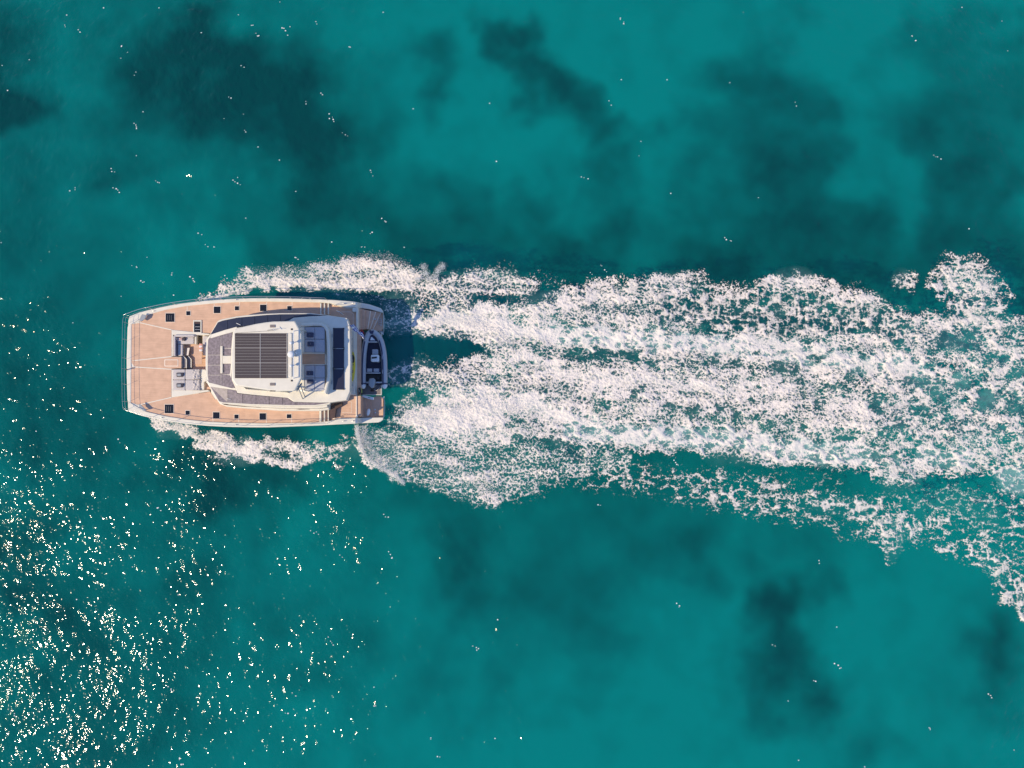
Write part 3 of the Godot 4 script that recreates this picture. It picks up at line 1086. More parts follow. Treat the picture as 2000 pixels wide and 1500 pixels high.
func hulls() -> void:
	# each hull: sections from bow to stern, from the sheer down to the keel
	for s in [0, 1]:
		var st := S(true)
		var rows := []
		var inner_dir := 1.0 if s == 0 else -1.0
		var line: Array = outer_hi if s == 0 else outer_lo
		for k in 49:
			var px := lerpf(251.0, 748.0, k / 48.0)
			var py := side_at(line, px)
			var t := k / 48.0
			var sheer := gun_height(px) - 0.05
			var p := V(px, py, sheer)
			p.y = sheer
			var full := smoothstep(-0.02, 0.30, t)
			var w := 2.5 * lerpf(0.30, 1.0, full) * (1.0 - 0.24 * smoothstep(0.84, 0.9, t))                 # width at deck
			var wl := lerpf(0.10, 0.62, full)                      # half width at the water
			var c := p.z + inner_dir * (lerpf(0.75, 1.15, full) - 0.2 * smoothstep(0.84, 0.9, t))     # centre line of the hull
			var rake := 0.35 * (1.0 - smoothstep(0.0, 0.2, t))
			var row := PackedVector3Array()
			row.append(Vector3(p.x, sheer, p.z))
			row.append(Vector3(p.x + rake * 0.3, sheer * 0.62, lerpf(p.z, c - inner_dir * wl, 0.25)))
			row.append(Vector3(p.x + rake * 0.7, minf(0.45, sheer * 0.4), c - inner_dir * (wl + 0.10)))
			row.append(Vector3(p.x + rake, -0.05, c - inner_dir * wl))
			row.append(Vector3(p.x + rake * 1.2, -0.55, c))
			row.append(Vector3(p.x + rake, -0.05, c + inner_dir * wl))
			row.append(Vector3(p.x + rake * 0.7, minf(0.75, sheer * 0.6), c + inner_dir * (wl + 0.1)))
			row.append(Vector3(p.x, minf(1.25, sheer - 0.02), p.z + inner_dir * w))
			if px > 700.0:
				row[6].y = 0.16
				row[7].y = 0.24
			rows.append(row)
		for i in rows.size() - 1:
			for k in 7:
				if s == 0: quad(st, rows[i][k], rows[i][k + 1], rows[i + 1][k + 1], rows[i + 1][k])
				else: quad(st, rows[i][k], rows[i + 1][k], rows[i + 1][k + 1], rows[i][k + 1])
		st.set_smooth_group(-1)
		for e in [0, rows.size() - 1]:
			for k in range(1, 7):
				if (e == 0) == (s == 0): tri(st, rows[e][0], rows[e][k + 1], rows[e][k])
				else: tri(st, rows[e][0], rows[e][k], rows[e][k + 1])
		part("hull", st, M.gelcoat_hull, boat)
	# the bridge between the hulls
	part("bridge_deck", slab([[262, 640], [262, 780], [694, 785], [694, 632]], 0.95, 1.2, 0.05), M.gelcoat_hull, boat)

func gun_height(px: float) -> float:
	# the bulwark stays level, then drops towards the stern
	return lerpf(lerpf(DECK + 0.02, 1.78, smoothstep(655.0, 695.0, px)), 0.72, smoothstep(696.0, 707.0, px))

func gunwale(line: Array, inner: Array) -> void:
	# white bulwark cap: outer edge, inner edge, with its height following gun_height()
	var st := S()
	var n := 120
	var rows := []
	for k in n + 1:
		var px := lerpf(line[1][0], 748.0, k / float(n))
		var h := gun_height(px)
		var a := V(px, side_at(line, px), h)
		var b := V(px, side_at(inner, px), h)
		var out := signf(a.z - b.z)
		rows.append([Vector3(a.x, h - 0.10, a.z), Vector3(a.x, h + 0.02, a.z), Vector3(a.x, h + 0.06, a.z - out * 0.05), Vector3(b.x, h + 0.06, b.z + out * 0.04), Vector3(b.x, h + 0.02, b.z), Vector3(b.x, maxf(0.25, h - 0.65) if px > 640 else h - 0.10, b.z)])
	for i in n:
		for k in 5:
			if line == outer_hi: quad(st, rows[i][k], rows[i + 1][k], rows[i + 1][k + 1], rows[i][k + 1])
			else: quad(st, rows[i][k], rows[i][k + 1], rows[i + 1][k + 1], rows[i + 1][k])
	for e in [0, n]:
		for k in range(1, 5):
			if (e == 0) == (line == outer_hi): tri(st, rows[e][0], rows[e][k], rows[e][k + 1])
			else: tri(st, rows[e][0], rows[e][k + 1], rows[e][k])
	part("gunwale", st, M.gelcoat, boat)

var inner_hi := [[256, 634.4], [270, 626], [284, 616.5], [322.8, 605.4], [365.3, 597.7], [415.6, 592.9], [467.8, 590], [520, 589.4], [567, 590], [625, 591], [645, 592.5], [660, 596], [676, 600.5], [697, 601.5], [722, 604], [748, 611]]
var inner_lo := [[255, 786], [270, 795], [286, 803.6], [322.8, 812.3], [365, 819], [404, 823.3], [448.4, 825.2], [520, 826.4], [567, 825.8], [623, 824.4], [645, 822], [665, 817.5], [697, 816], [722, 815.5], [748, 815]]

func decks() -> void:
	var whole: Array = outer_hi.slice(0, 13) + [[697, 590]] + [[697, 826.9]]
	var low: Array = outer_lo.slice(0, 13)
	low.reverse()
	whole += low
	# white deck moulding in pieces round the forward cockpit
	for w in [rect(200, 500, 336, 900), rect(336, 500, 412, 650), rect(336, 768, 412, 900), rect(412, 500, 626, 900)]:
		for p in cut(whole, w):
			part("deck_moulding", slab(p, 1.2, DECK - 0.02, 0.01), M.gelcoat, boat)
	# teak laid on it, panel by panel
	var hi_t: Array = inner_hi.slice(0, 10)
	var lo_t: Array = inner_lo.slice(0, 10)
	lo_t.reverse()
	var teak: Array = hi_t + lo_t
	var fields := [
		[[255, 634], [272, 630.6], [334.5, 644.7], [334.5, 695.6], [263.8, 703.4], [255, 704]],              # fore, upper
		[[255, 717], [262, 717.2], [334.5, 722], [334.5, 775], [270, 790.5], [255, 786]],                     # fore, lower
		[[255, 704.6], [263.8, 704.6], [335, 697.4], [354, 697.4], [354, 718.5], [335, 720.2], [262, 716]],   # gangway
		[[272, 629.2], [285, 600], [626, 580], [626, 640], [412, 651], [335, 643.6]],                         # side deck, upper
		[[270, 791.8], [335.4, 776.6], [410, 765], [420, 780], [626, 780], [626, 840], [280, 820]]]           # side deck, lower
	for f in fields:
		for p in cut(teak, f):
			part("teak_panel", slab(p, DECK - 0.03, DECK, 0.004), M.teak, boat)
	# pale inlays
	var seams := [[[365.6, 598], [365.6, 608]], [[418.3, 593], [418.3, 599]], [[467.6, 590], [467.6, 599]], [[521, 589.8], [521, 598]], [[570.6, 590.3], [570.6, 599]],
		[[466.2, 817], [466.2, 825]], [[520.3, 818], [520.3, 826]], [[569.6, 816], [569.6, 825.6]], [[416, 817], [416, 823.5]]]
	for s in seams: part("deck_seam", bar(s[0], s[1], 1.0, DECK - 0.01, DECK + 0.006), M.teak_seam, boat)
	for s in [[[272, 629.9], [335, 644.2]], [[263.8, 704], [335, 696.4]], [[262, 716.6], [335, 721.2]], [[270, 791.2], [335, 776]]]:
		part("deck_seam", bar(s[0], s[1], 1.7, DECK - 0.01, DECK + 0.012), M.gelcoat, boat)
	# locker lid on the gangway
	part("locker_lid", slab(rounded(321, 702, 348, 715.6, 1.2), DECK, DECK + 0.012, 0.004), M.teak_seam, boat)
	part("locker_panel", slab(rounded(322.4, 703.4, 346.6, 714.2, 1), DECK, DECK + 0.02, 0.004), M.teak, boat)
	# bow beam
	part("bow_beam", slab([[248.6, 640], [252, 626], [257, 633.5], [256, 786], [252, 797], [248.2, 780], [247, 734], [246.8, 700]], 1.25, DECK + 0.03, 0.06), M.gelcoat, boat)
	for q in [[[253, 620], [272, 611], [284, 615.6], [270, 629], [258, 633.5], [251, 630]], [[251, 790], [258, 786.6], [270, 790.6], [286, 803], [274, 809.6], [252, 801]]]:
		part("bow_moulding", slab(q, DECK - 0.03, DECK + 0.015, 0.03), M.gelcoat, boat)
	# pulpit seats in the bow corners, in grey
	for q in [[[277, 613.5], [286, 615.5], [283, 623], [275, 628], [271, 626]], [[271, 788.5], [275.5, 791], [286, 801], [280, 803], [272, 797]]]:
		part("pulpit_seat", slab(q, DECK + 0.30, DECK + 0.36, 0.02), M.motor_grey, boat)
		part("seat_bracket", tube([V(q[2][0] - 4, q[2][1], DECK), V(q[2][0] - 4, q[2][1], DECK + 0.31)], 0.03), M.steel, boat)

func hatch(x0: float, y0: float, x1: float, y1: float, bars: int) -> void:
	var st := S()
	for r in [[x0 - 0.8, y0 - 1.1, x1 + 0.9, y0], [x0 - 0.8, y1, x1 + 0.9, y1 + 0.8], [x0 - 0.8, y0, x0, y1], [x1, y0, x1 + 0.9, y1]]:
		slab(rect(r[0], r[1], r[2], r[3]), DECK - 0.02, DECK + 0.02, 0.006, st)
	var f := part("deck_hatch", st, M.teak_seam, boat)
	part("pane", slab(rounded(x0 + 0.1, y0 + 0.1, x1 - 0.1, y1 - 0.1, 0.6, 2), DECK - 0.03, DECK + 0.03, 0.008), M.dark_glass, f)
	for k in bars:
		var x := lerpf(x0, x1, (k + 1.0) / (bars + 1.6))
		part("louvre", slab(rect(x - 0.8, y0 + 3.5, x + 0.8, y1 - 3.5), DECK + 0.02, DECK + 0.05, 0.01), M.hatch_louvre, f)

func rails() -> void:
	# pulpit across the bow
	var n0 := [[254, 622], [252, 632], [251.4, 665], [250.6, 701], [250.4, 722], [250.8, 751.5], [251.4, 785], [253, 799]]
	var pul := part("bow_rail", S(), M.steel, boat)
	for hgt in [0.48, 0.84]:
		var line := []
		for p in n0:
			var v := V(p[0], p[1], DECK)
			line.append(v + Vector3(-0.05, hgt, 0))
		part("rail", tube(spline(line, 4), 0.010), M.steel, pul)
	for p in n0:
		var v := V(p[0], p[1], DECK - 0.05)
		part("stanchion", tube([v, v + Vector3(-0.05, 0.85, 0)], 0.010), M.steel, pul)
	for side in [0, 1]:
		var line: Array = outer_hi if side == 0 else outer_lo
		var rail := part("guard_rail", S(), M.steel, boat)
		for hgt in [0.46, 0.95]:
			var pts := []
			for k in 15:
				var px := lerpf(253.5, 640.0, k / 14.0)
				var v := V(px, side_at(line, px) + (1.6 if side == 0 else -3.0), DECK)
				pts.append(v + Vector3(0, hgt, 0))
			part("rail", tube(spline(pts, 3), 0.005 if hgt < 0.5 else 0.02), M.steel, rail)
		for px in [300, 345, 390, 436, 480, 526, 572, 610, 640]:
			var v := V(px, side_at(line, px) + (1.6 if side == 0 else -3.0), DECK)
			part("stanchion", tube([v, v + Vector3(0, 0.97, 0)], 0.018), M.steel, rail)
		# gate braces
		for px in [585, 600]:
			var v := V(px, side_at(line, px) + (1.6 if side == 0 else -3.0), DECK)
			part("brace", tube([v, v + Vector3(0.62, 0.94, 0)], 0.014), M.steel, rail)
		# quarter rail round the aft deck
		var q := [[655, 598, 1.95], [668, 597, 1.9], [684, 596, 1.8], [694, 598, 1.7]] if side == 0 else [[655, 818, 1.95], [668, 818, 1.9], [684, 818, 1.8], [694, 817, 1.7]]
		var pts2 := []
		for p in q: pts2.append(V(p[0], p[1], p[2]) + Vector3(0, 0.55, 0))
		part("quarter_rail", tube(spline(pts2, 3), 0.018), M.steel, boat)
		for p in [q[0], q[3]]:
			var v := V(p[0], p[1], p[2] - 0.3)
			part("rail_post", tube([v, v + Vector3(0, 0.86, 0)], 0.016), M.steel, boat)
	# cleats and small deck fittings
	for p in [[300, 607.5], [461, 585.5], [672, 593], [690, 592], [461, 829.5], [316, 815.5], [672, 822.5], [690, 822]]:
		var g := gun_height(p[0]) + 0.06
		var a := V(p[0] - 2.6, p[1], g + 0.06)
		var b := V(p[0] + 2.6, p[1], g + 0.06)
		var st := tube([a, b], 0.022)
		tube([V(p[0] - 1, p[1], g - 0.02), V(p[0] - 1, p[1], g + 0.06)], 0.02, 6, st)
		tube([V(p[0] + 1, p[1], g - 0.02), V(p[0] + 1, p[1], g + 0.06)], 0.02, 6, st)
		part("mooring_cleat", st, M.steel, boat)
	part("bow_light", tube([V(249, 722, DECK + 0.0), V(249, 722, DECK + 0.45) + Vector3(-0.12, 0, 0)], 0.04, 8), M.dark_metal, boat)

func fore_cockpit() -> void:
	var fl := 1.35
	part("cockpit_floor", slab(rect(337, 647, 411.5, 767.5), 1.2, fl, 0.01), M.teak, boat)
	# coamings
	part("cockpit_coaming", slab([[335.2, 644], [409, 651.6], [409, 654.2], [379, 654], [338, 653.6], [337.8, 695.5], [335.2, 696]], 1.25, DECK + 0.05, 0.03), M.gelcoat, boat)
	part("cockpit_coaming", slab([[335.2, 721.6], [338, 721.6], [338, 762], [392, 762.2], [405, 761.5], [411, 764], [335.2, 776]], 1.25, DECK + 0.05, 0.03), M.gelcoat, boat)
	# gangway block and the two steps down from it
	part("gangway_block", slab(rect(337, 696.8, 354.2, 719), 1.25, DECK - 0.03, 0.01), M.gelcoat, boat)
	for s in [[355, 364.5, 1.72], [364.5, 374, 1.54]]:
		part("cockpit_step", slab([[s[0], 696], [s[1] - 6, 696], [s[1], 702], [s[1], 719], [s[0], 719]], fl, s[2], 0.02), M.platform_grey, boat)
		part("step_nosing", wall([[s[1] - 6.4, 695.6], [s[1] - 0.7, 701.6], [s[1] - 0.7, 719]], 1.6, s[2] - 0.05, s[2] + 0.02, 0.01), M.gelcoat, boat)
	# benches (fixed) with their upholstery
	part("bench", slab(rect(338, 654, 379, 672), fl, 1.62, 0.02), M.gelcoat, boat)
	part("bench", slab(rect(338, 672.1, 357.5, 695.4), fl, 1.62, 0.02), M.gelcoat, boat)
	part("bench", slab(rect(395.5, 654, 406.5, 694), fl, 1.62, 0.02), M.gelcoat, boat)
	part("seat_cushion", soft(rounded(344, 657, 378.6, 671.8, 1.5), 1.6, 1.78), M.cushion, boat)
	part("seat_cushion", soft(rounded(346.5, 672.5, 357, 695, 1.5), 1.6, 1.78), M.cushion, boat)
	part("back_cushion", soft(rounded(340, 653.4, 379, 657.4, 1.4), 1.6, 2.08, 0.05), M.cushion, boat)
	part("back_cushion", soft(rounded(338.2, 656, 342.4, 695, 1.4), 1.6, 2.08, 0.05), M.cushion, boat)
	part("seat_cushion", soft(rounded(395.6, 656, 406, 675, 1.5), 1.6, 1.78), M.cushion, boat)
	part("seat_cushion", soft(rounded(395.6, 675.2, 406, 693.6, 1.5), 1.6, 1.78), M.cushion, boat)
	part("seat_divider", slab(rect(380, 654.5, 383.6, 672.5), fl, 1.82, 0.03), M.gelcoat, boat)
	part("side_locker", slab(rect(384, 657, 395, 672), fl, 1.5, 0.02), M.canvas_khaki, boat)
	# locker beside the sun pads, steps to the side deck
	part("locker", slab([[392.5, 721.5], [400, 721.5], [403, 726], [403, 744], [398.5, 746], [398.5, 761], [392.5, 761]], fl, 1.95, 0.03), M.gelcoat, boat)
	for s in [[744, 749.5, 1.50], [749.7, 755, 1.64], [755.2, 761, 1.78]]:
		part("side_step", slab(rect(398.8, s[0], 410.5, s[1]), fl, s[2], 0.01), M.teak, boat)
	part("pad_base", slab(rect(338, 721.5, 391.5, 762), fl, 1.80, 0.02), M.gelcoat, boat)
	# companionway hatch beside the cockpit
	var st := S()
	for r in [[377, 625.3, 393.6, 627.8], [377, 627.8, 379, 648.4], [391.4, 627.8, 393.6, 648.4], [377, 648.4, 393.6, 651]]:
		slab(rect(r[0], r[1], r[2], r[3]), DECK - 0.02, DECK + 0.07, 0.02, st)
	var f := part("companionway_hatch", st, M.gelcoat, boat)
	part("pane", slab(rect(379.1, 627.9, 391.3, 648.3), DECK - 0.02, DECK + 0.02, 0.004), M.dark_glass, f)
	for y in [638.2, 643.6]: part("louvre", slab(rect(381, y - 0.4, 390.5, y + 0.4), DECK + 0.01, DECK + 0.045, 0.005), M.rubber_grey, f)
	part("hood", slab(rect(380, 628.6, 390.6, 632.2), DECK + 0.01, DECK + 0.04, 0.005), M.brown_glass, f)

func cabin() -> void:
	# coaming at deck level, wall, side windows
	var low := [[402, 690], [410, 660], [424, 633], [440, 626], [481, 620.5], [520, 618.5], [560, 617.5], [606, 618], [642, 620], [642.7, 799.7], [623.4, 802.4], [548, 802.4], [520, 800.3], [481, 798], [442.6, 794.3], [429, 789.5], [414, 765], [404.5, 745], [402, 724]]
	part("cabin_coaming", slab(low, 1.8, 2.45, 0.10), M.gelcoat, boat)
	var inner := []
	for p in low: inner.append([lerpf(540, p[0], 0.965), lerpf(708, p[1], 0.95)])
	part("cabin_wall", slab(inner, 2.4, ROOF - 0.6, 0.02), M.gelcoat, boat)
	var band := []
	for p in low: band.append([lerpf(540, p[0], 0.968), lerpf(708, p[1], 0.954)])
	part("window_band", slab(band, 2.62, 3.18, 0.01), M.dark_glass, boat)
	part("side_window", slab([[432, 787.6], [445, 787.4], [512, 793.6], [508, 796.2], [470, 793.8], [438, 790.8]], 2.4, 2.50, 0.02), M.brown_glass, boat)
	part("side_window", slab([[571, 797.8], [606, 797.4], [604, 799.4], [585, 800]], 2.4, 2.49, 0.02), M.brown_glass, boat)
	# forward window strip under the roof's brow
	part("front_window", slab([[407, 668], [407, 742], [404.6, 742], [403.4, 706], [404.6, 668]], 2.5, 3.4, 0.02), M.dark_glass, boat)

var rim := [[401, 706], [401.4, 680], [405, 660.5], [411.7, 650], [424, 628.2], [428, 624.8], [433, 623.4], [462, 617.6], [490, 614.6], [520, 612.5], [548, 611.5], [606, 611.5], [644.6, 615.8], [644.6, 789.5], [614, 793.4], [567, 793.4], [490, 791.4], [436, 788.4], [430, 787.4], [426, 784.6], [411, 760.5], [404, 745.6], [401.4, 730]]
const FALL := 0.30

func roof_height(px: float, py: float) -> float:
	# the roof falls away to its rim in front and along both sides
	var hi := side_at([[401, 690], [405, 660.5], [411.7, 650], [424, 628.2], [433, 623.4], [462, 617.6], [490, 614.6], [520, 612.5], [548, 611.5], [606, 611.5], [644.6, 615.8]], px)
	var lo := side_at([[401, 716], [404, 745.6], [411, 760.5], [426, 784.6], [436, 788.4], [490, 791.4], [567, 793.4], [614, 793.4], [644.6, 789.5]], px)
	var t := minf(minf((px - 402.0) / 46.0, (py - hi) / 21.0), (lo - py) / 21.0)
	return ROOF - FALL * (1.0 - clampf(t, 0.0, 1.0))

func panels(called: String, poly: Array, cuts: Array, m: Material, gap := 0.2) -> void:
	# a field split into panels by lines across x
	for i in cuts.size() - 1:
		for p in cut(poly, rect(cuts[i] + gap, 500, cuts[i + 1] - gap, 900)):
			part(called, sloped(p, ROOF - FALL - 0.02, func(x, y): return roof_height(x, y) + 0.03), m, boat)

func roof() -> void:
	part("coachroof", slab(rim, ROOF - FALL - 0.25, ROOF - FALL + 0.02, 0.05), M.gelcoat, boat)
	# grey panels let into it
	var front := [[405.4, 676], [406.6, 662], [453.5, 648.2], [458, 757], [452, 758.6], [408, 747.6], [405.4, 734]]
	var hf := func(x, y): return roof_height(x, y) + 0.03
	var wf := func(x, y): return roof_height(x, y) + 0.012
	for r in [[405, 640, 430, 693.2], [405, 693.8, 430, 713], [405, 713.6, 430, 732.4], [405, 733, 430, 770], [435.4, 640, 460, 680], [435.4, 680.6, 460, 731.6], [435.4, 732.2, 460, 770], [430.4, 640, 435, 676], [430.4, 729, 435, 770]]:
		for p in cut(front, rect(r[0], r[1], r[2], r[3])):
			part("roof_panel", sloped(p, ROOF - FALL - 0.02, hf), M.roof_panel, boat)
	# white mouldings that carry the panels
	for x in [[403, 419], [419, 435], [435, 451.5]]:
		for p in cut([[403, 640], [452, 640], [452, 770], [403, 770]], rect(x[0], 662 - (x[0] - 403) * 0.28, x[1], 748 + (x[0] - 403) * 0.22)):
			part("roof_moulding", sloped(p, ROOF - FALL - 0.02, wf), M.gelcoat, boat)
	for q in [[[403.4, 664], [405.6, 658.6], [410.6, 653.6], [412.4, 655.8], [407, 663]], [[410.4, 653.8], [440, 644.2], [462, 638.2], [463, 641], [454, 648.6], [440, 652.2], [411, 660.8]],
			[[404.4, 742], [408, 746.6], [412, 754.4], [409.6, 756.6], [405, 749]], [[408, 747], [452, 758], [459, 757.2], [462, 762.6], [452, 761.2], [411, 755.2]]]:
		part("roof_moulding", sloped(q, ROOF - FALL - 0.02, func(x, y): return roof_height(x, y) + 0.05), M.gelcoat, boat)
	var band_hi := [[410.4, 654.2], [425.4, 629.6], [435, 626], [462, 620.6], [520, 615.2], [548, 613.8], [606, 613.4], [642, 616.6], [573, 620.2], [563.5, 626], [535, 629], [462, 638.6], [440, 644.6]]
	panels("unlit_side_panel", band_hi, [405, 444.6, 472.6, 497.7, 522.9, 548, 576, 645], M.roof_panel_unlit)  # same panels away from the sun, their dimness put into the colour
	var band_lo := [[411, 755], [461, 762.4], [463, 768.2], [490, 771.4], [520, 774], [561.5, 777.4], [573, 785], [623.4, 786.4], [642, 787], [614, 791], [567, 791.2], [490, 789], [436, 785.8], [428, 783.6]]
	panels("roof_panel", band_lo, [405, 445, 474, 500, 526, 552, 578, 645], M.roof_panel)
	# the white T of the wiper housing
	part("wiper_housing", slab(rounded(430.2, 677, 434.8, 728.4, 1.4), ROOF - 0.3, ROOF + 0.06, 0.04), M.gelcoat, boat)
	part("wiper_housing", slab(rect(434.9, 694.4, 452, 710), ROOF - 0.3, ROOF + 0.10, 0.04), M.gelcoat, boat)
	part("wiper", tube([V(461.5, 631, ROOF - 0.05), V(470, 634.8, ROOF + 0.06)], 0.02), M.white_plastic, boat)
	part("wiper", tube([V(443, 778.4, ROOF - 0.12), V(451, 780, ROOF - 0.12)], 0.014), M.white_plastic, boat)
	# flybridge deck
	var fly := [[563.5, 626.2], [573, 620.4], [606, 617.6], [644.6, 616.2], [677.5, 621], [683.3, 637.3], [684.8, 708.8], [683.3, 765], [676.5, 781.3], [645, 786], [623.4, 786], [573, 784.6], [561.5, 777], [490, 770.6], [463, 767.4], [461, 761.6], [459, 757], [452.4, 742], [450.6, 714.6], [451, 684], [454.2, 648], [462, 640], [520, 630.5]]
	part("flybridge_deck", slab(fly, ROOF - 0.5, ROOF + 0.10, 0.05), M.gelcoat, boat)

func flybridge() -> void:
	var f := ROOF + 0.10
	# bulwark that wraps round the lounge
	part("lounge_coaming", wall([[586, 634.5], [612, 632.6], [626, 632.8], [634.5, 636.6], [639, 646], [641, 670], [641.8, 700], [641.7, 734], [639.8, 745], [633.6, 768.4]], 6.6, f, f + 0.62, 0.10), M.gelcoat, boat)
	part("lounge_ledge", slab([[588, 637.5], [630, 637.5], [635, 646], [637, 700], [637, 740], [634, 754], [630, 763.5], [588, 763.5]], f, f + 0.06, 0.01), M.gelcoat, boat)
	part("aisle_floor", slab(rect(587, 690.4, 634.2, 711.2), f, f + 0.08, 0.004), M.teak, boat)
	# two fixed sofas with upholstery
	for y in [[638, 662.4, 688.4], [712.6, 738, 762.8]]:
		part("sofa_base", slab(rect(588.5, y[0], 634.6, y[2]), f, f + 0.32, 0.02), M.gelcoat, boat)
		for x in [[595, 614.4], [614.8, 634.2]]:
			for k in 2:
				part("seat_cushion", soft(rounded(x[0], y[k] + 0.3, x[1], y[k + 1] - 0.3, 1.6), f + 0.30, f + 0.46, 0.05), M.cushion_fly, boat)
		part("arm_ledge", slab(rect(588.5, y[0], 594.4, y[2]), f + 0.3, f + 0.50, 0.03), M.gelcoat, boat)
	part("sofa_edge", bar([589, 689.4], [634, 689.4], 1.6, f, f + 0.52), M.gelcoat, boat)
	part("sofa_edge", bar([589, 711.8], [634, 711.8], 1.2, f, f + 0.52), M.gelcoat, boat)
	# dark solar strip behind the lounge
	for y in [[640.6, 680.4], [681.2, 720], [720.8, 761]]:
		var s := part("aft_solar_panel", slab(rounded(650.6, y[0], 671.6, y[1], 0.8, 2), f, f + 0.07, 0.015), M.solar_navy, boat)
		for x in [651.6, 670.6]:
			for yy in [y[0] + 1, y[1] - 1]:
				part("clamp", slab(rect(x - 1.4, yy - 1.3, x + 1.4, yy + 1.3), f, f + 0.10, 0.02), M.black_plastic, s)
	for y in [680.8, 720.4]: part("panel_joint", tube([V(651, y, f + 0.09), V(671, y, f + 0.09)], 0.018), M.steel, boat)
	part("vent_louvre", slab(rect(645.4, 652.4, 646.6, 658.4), f, f + 0.03, 0.005), M.motor_grey, boat)
	part("vent_louvre", slab(rect(648, 652.4, 649.2, 658.4), f, f + 0.03, 0.005), M.motor_grey, boat)
	part("vent_louvre", slab(rect(647.4, 742.8, 648.8, 750), f, f + 0.03, 0.005), M.motor_grey, boat)
	# helm console under the hardtop and the stair hood beside it
	part("helm_console", slab(rounded(470, 712, 484, 742, 2), f, f + 1.05, 0.08), M.gelcoat, boat)
	part("helm_seat", soft(rounded(494, 712, 510, 742, 2), f, f + 0.85, 0.08), M.cushion_fly, boat)
	part("fly_windscreen", wall([[570, 640], [480, 642], [458, 660], [455, 700], [458, 740], [480, 760], [560, 766]], 1.2, f, f + 0.55, 0.03), M.gelcoat, boat)
	# rail along the lower edge of the lounge
	var gr := part("fly_rail", S(), M.steel, boat)
	for hgt in [0.45, 0.85]:
		part("rail", tube([V(589, 765, f) + Vector3(0, hgt, 0), V(632, 765, f) + Vector3(0, hgt, 0)], 0.016), M.steel, gr)
	for x in [589, 603, 618, 632]:
		var v := V(x, 765, f)
		part("stanchion", tube([v, v + Vector3(0, 0.87, 0)], 0.016), M.steel, gr)

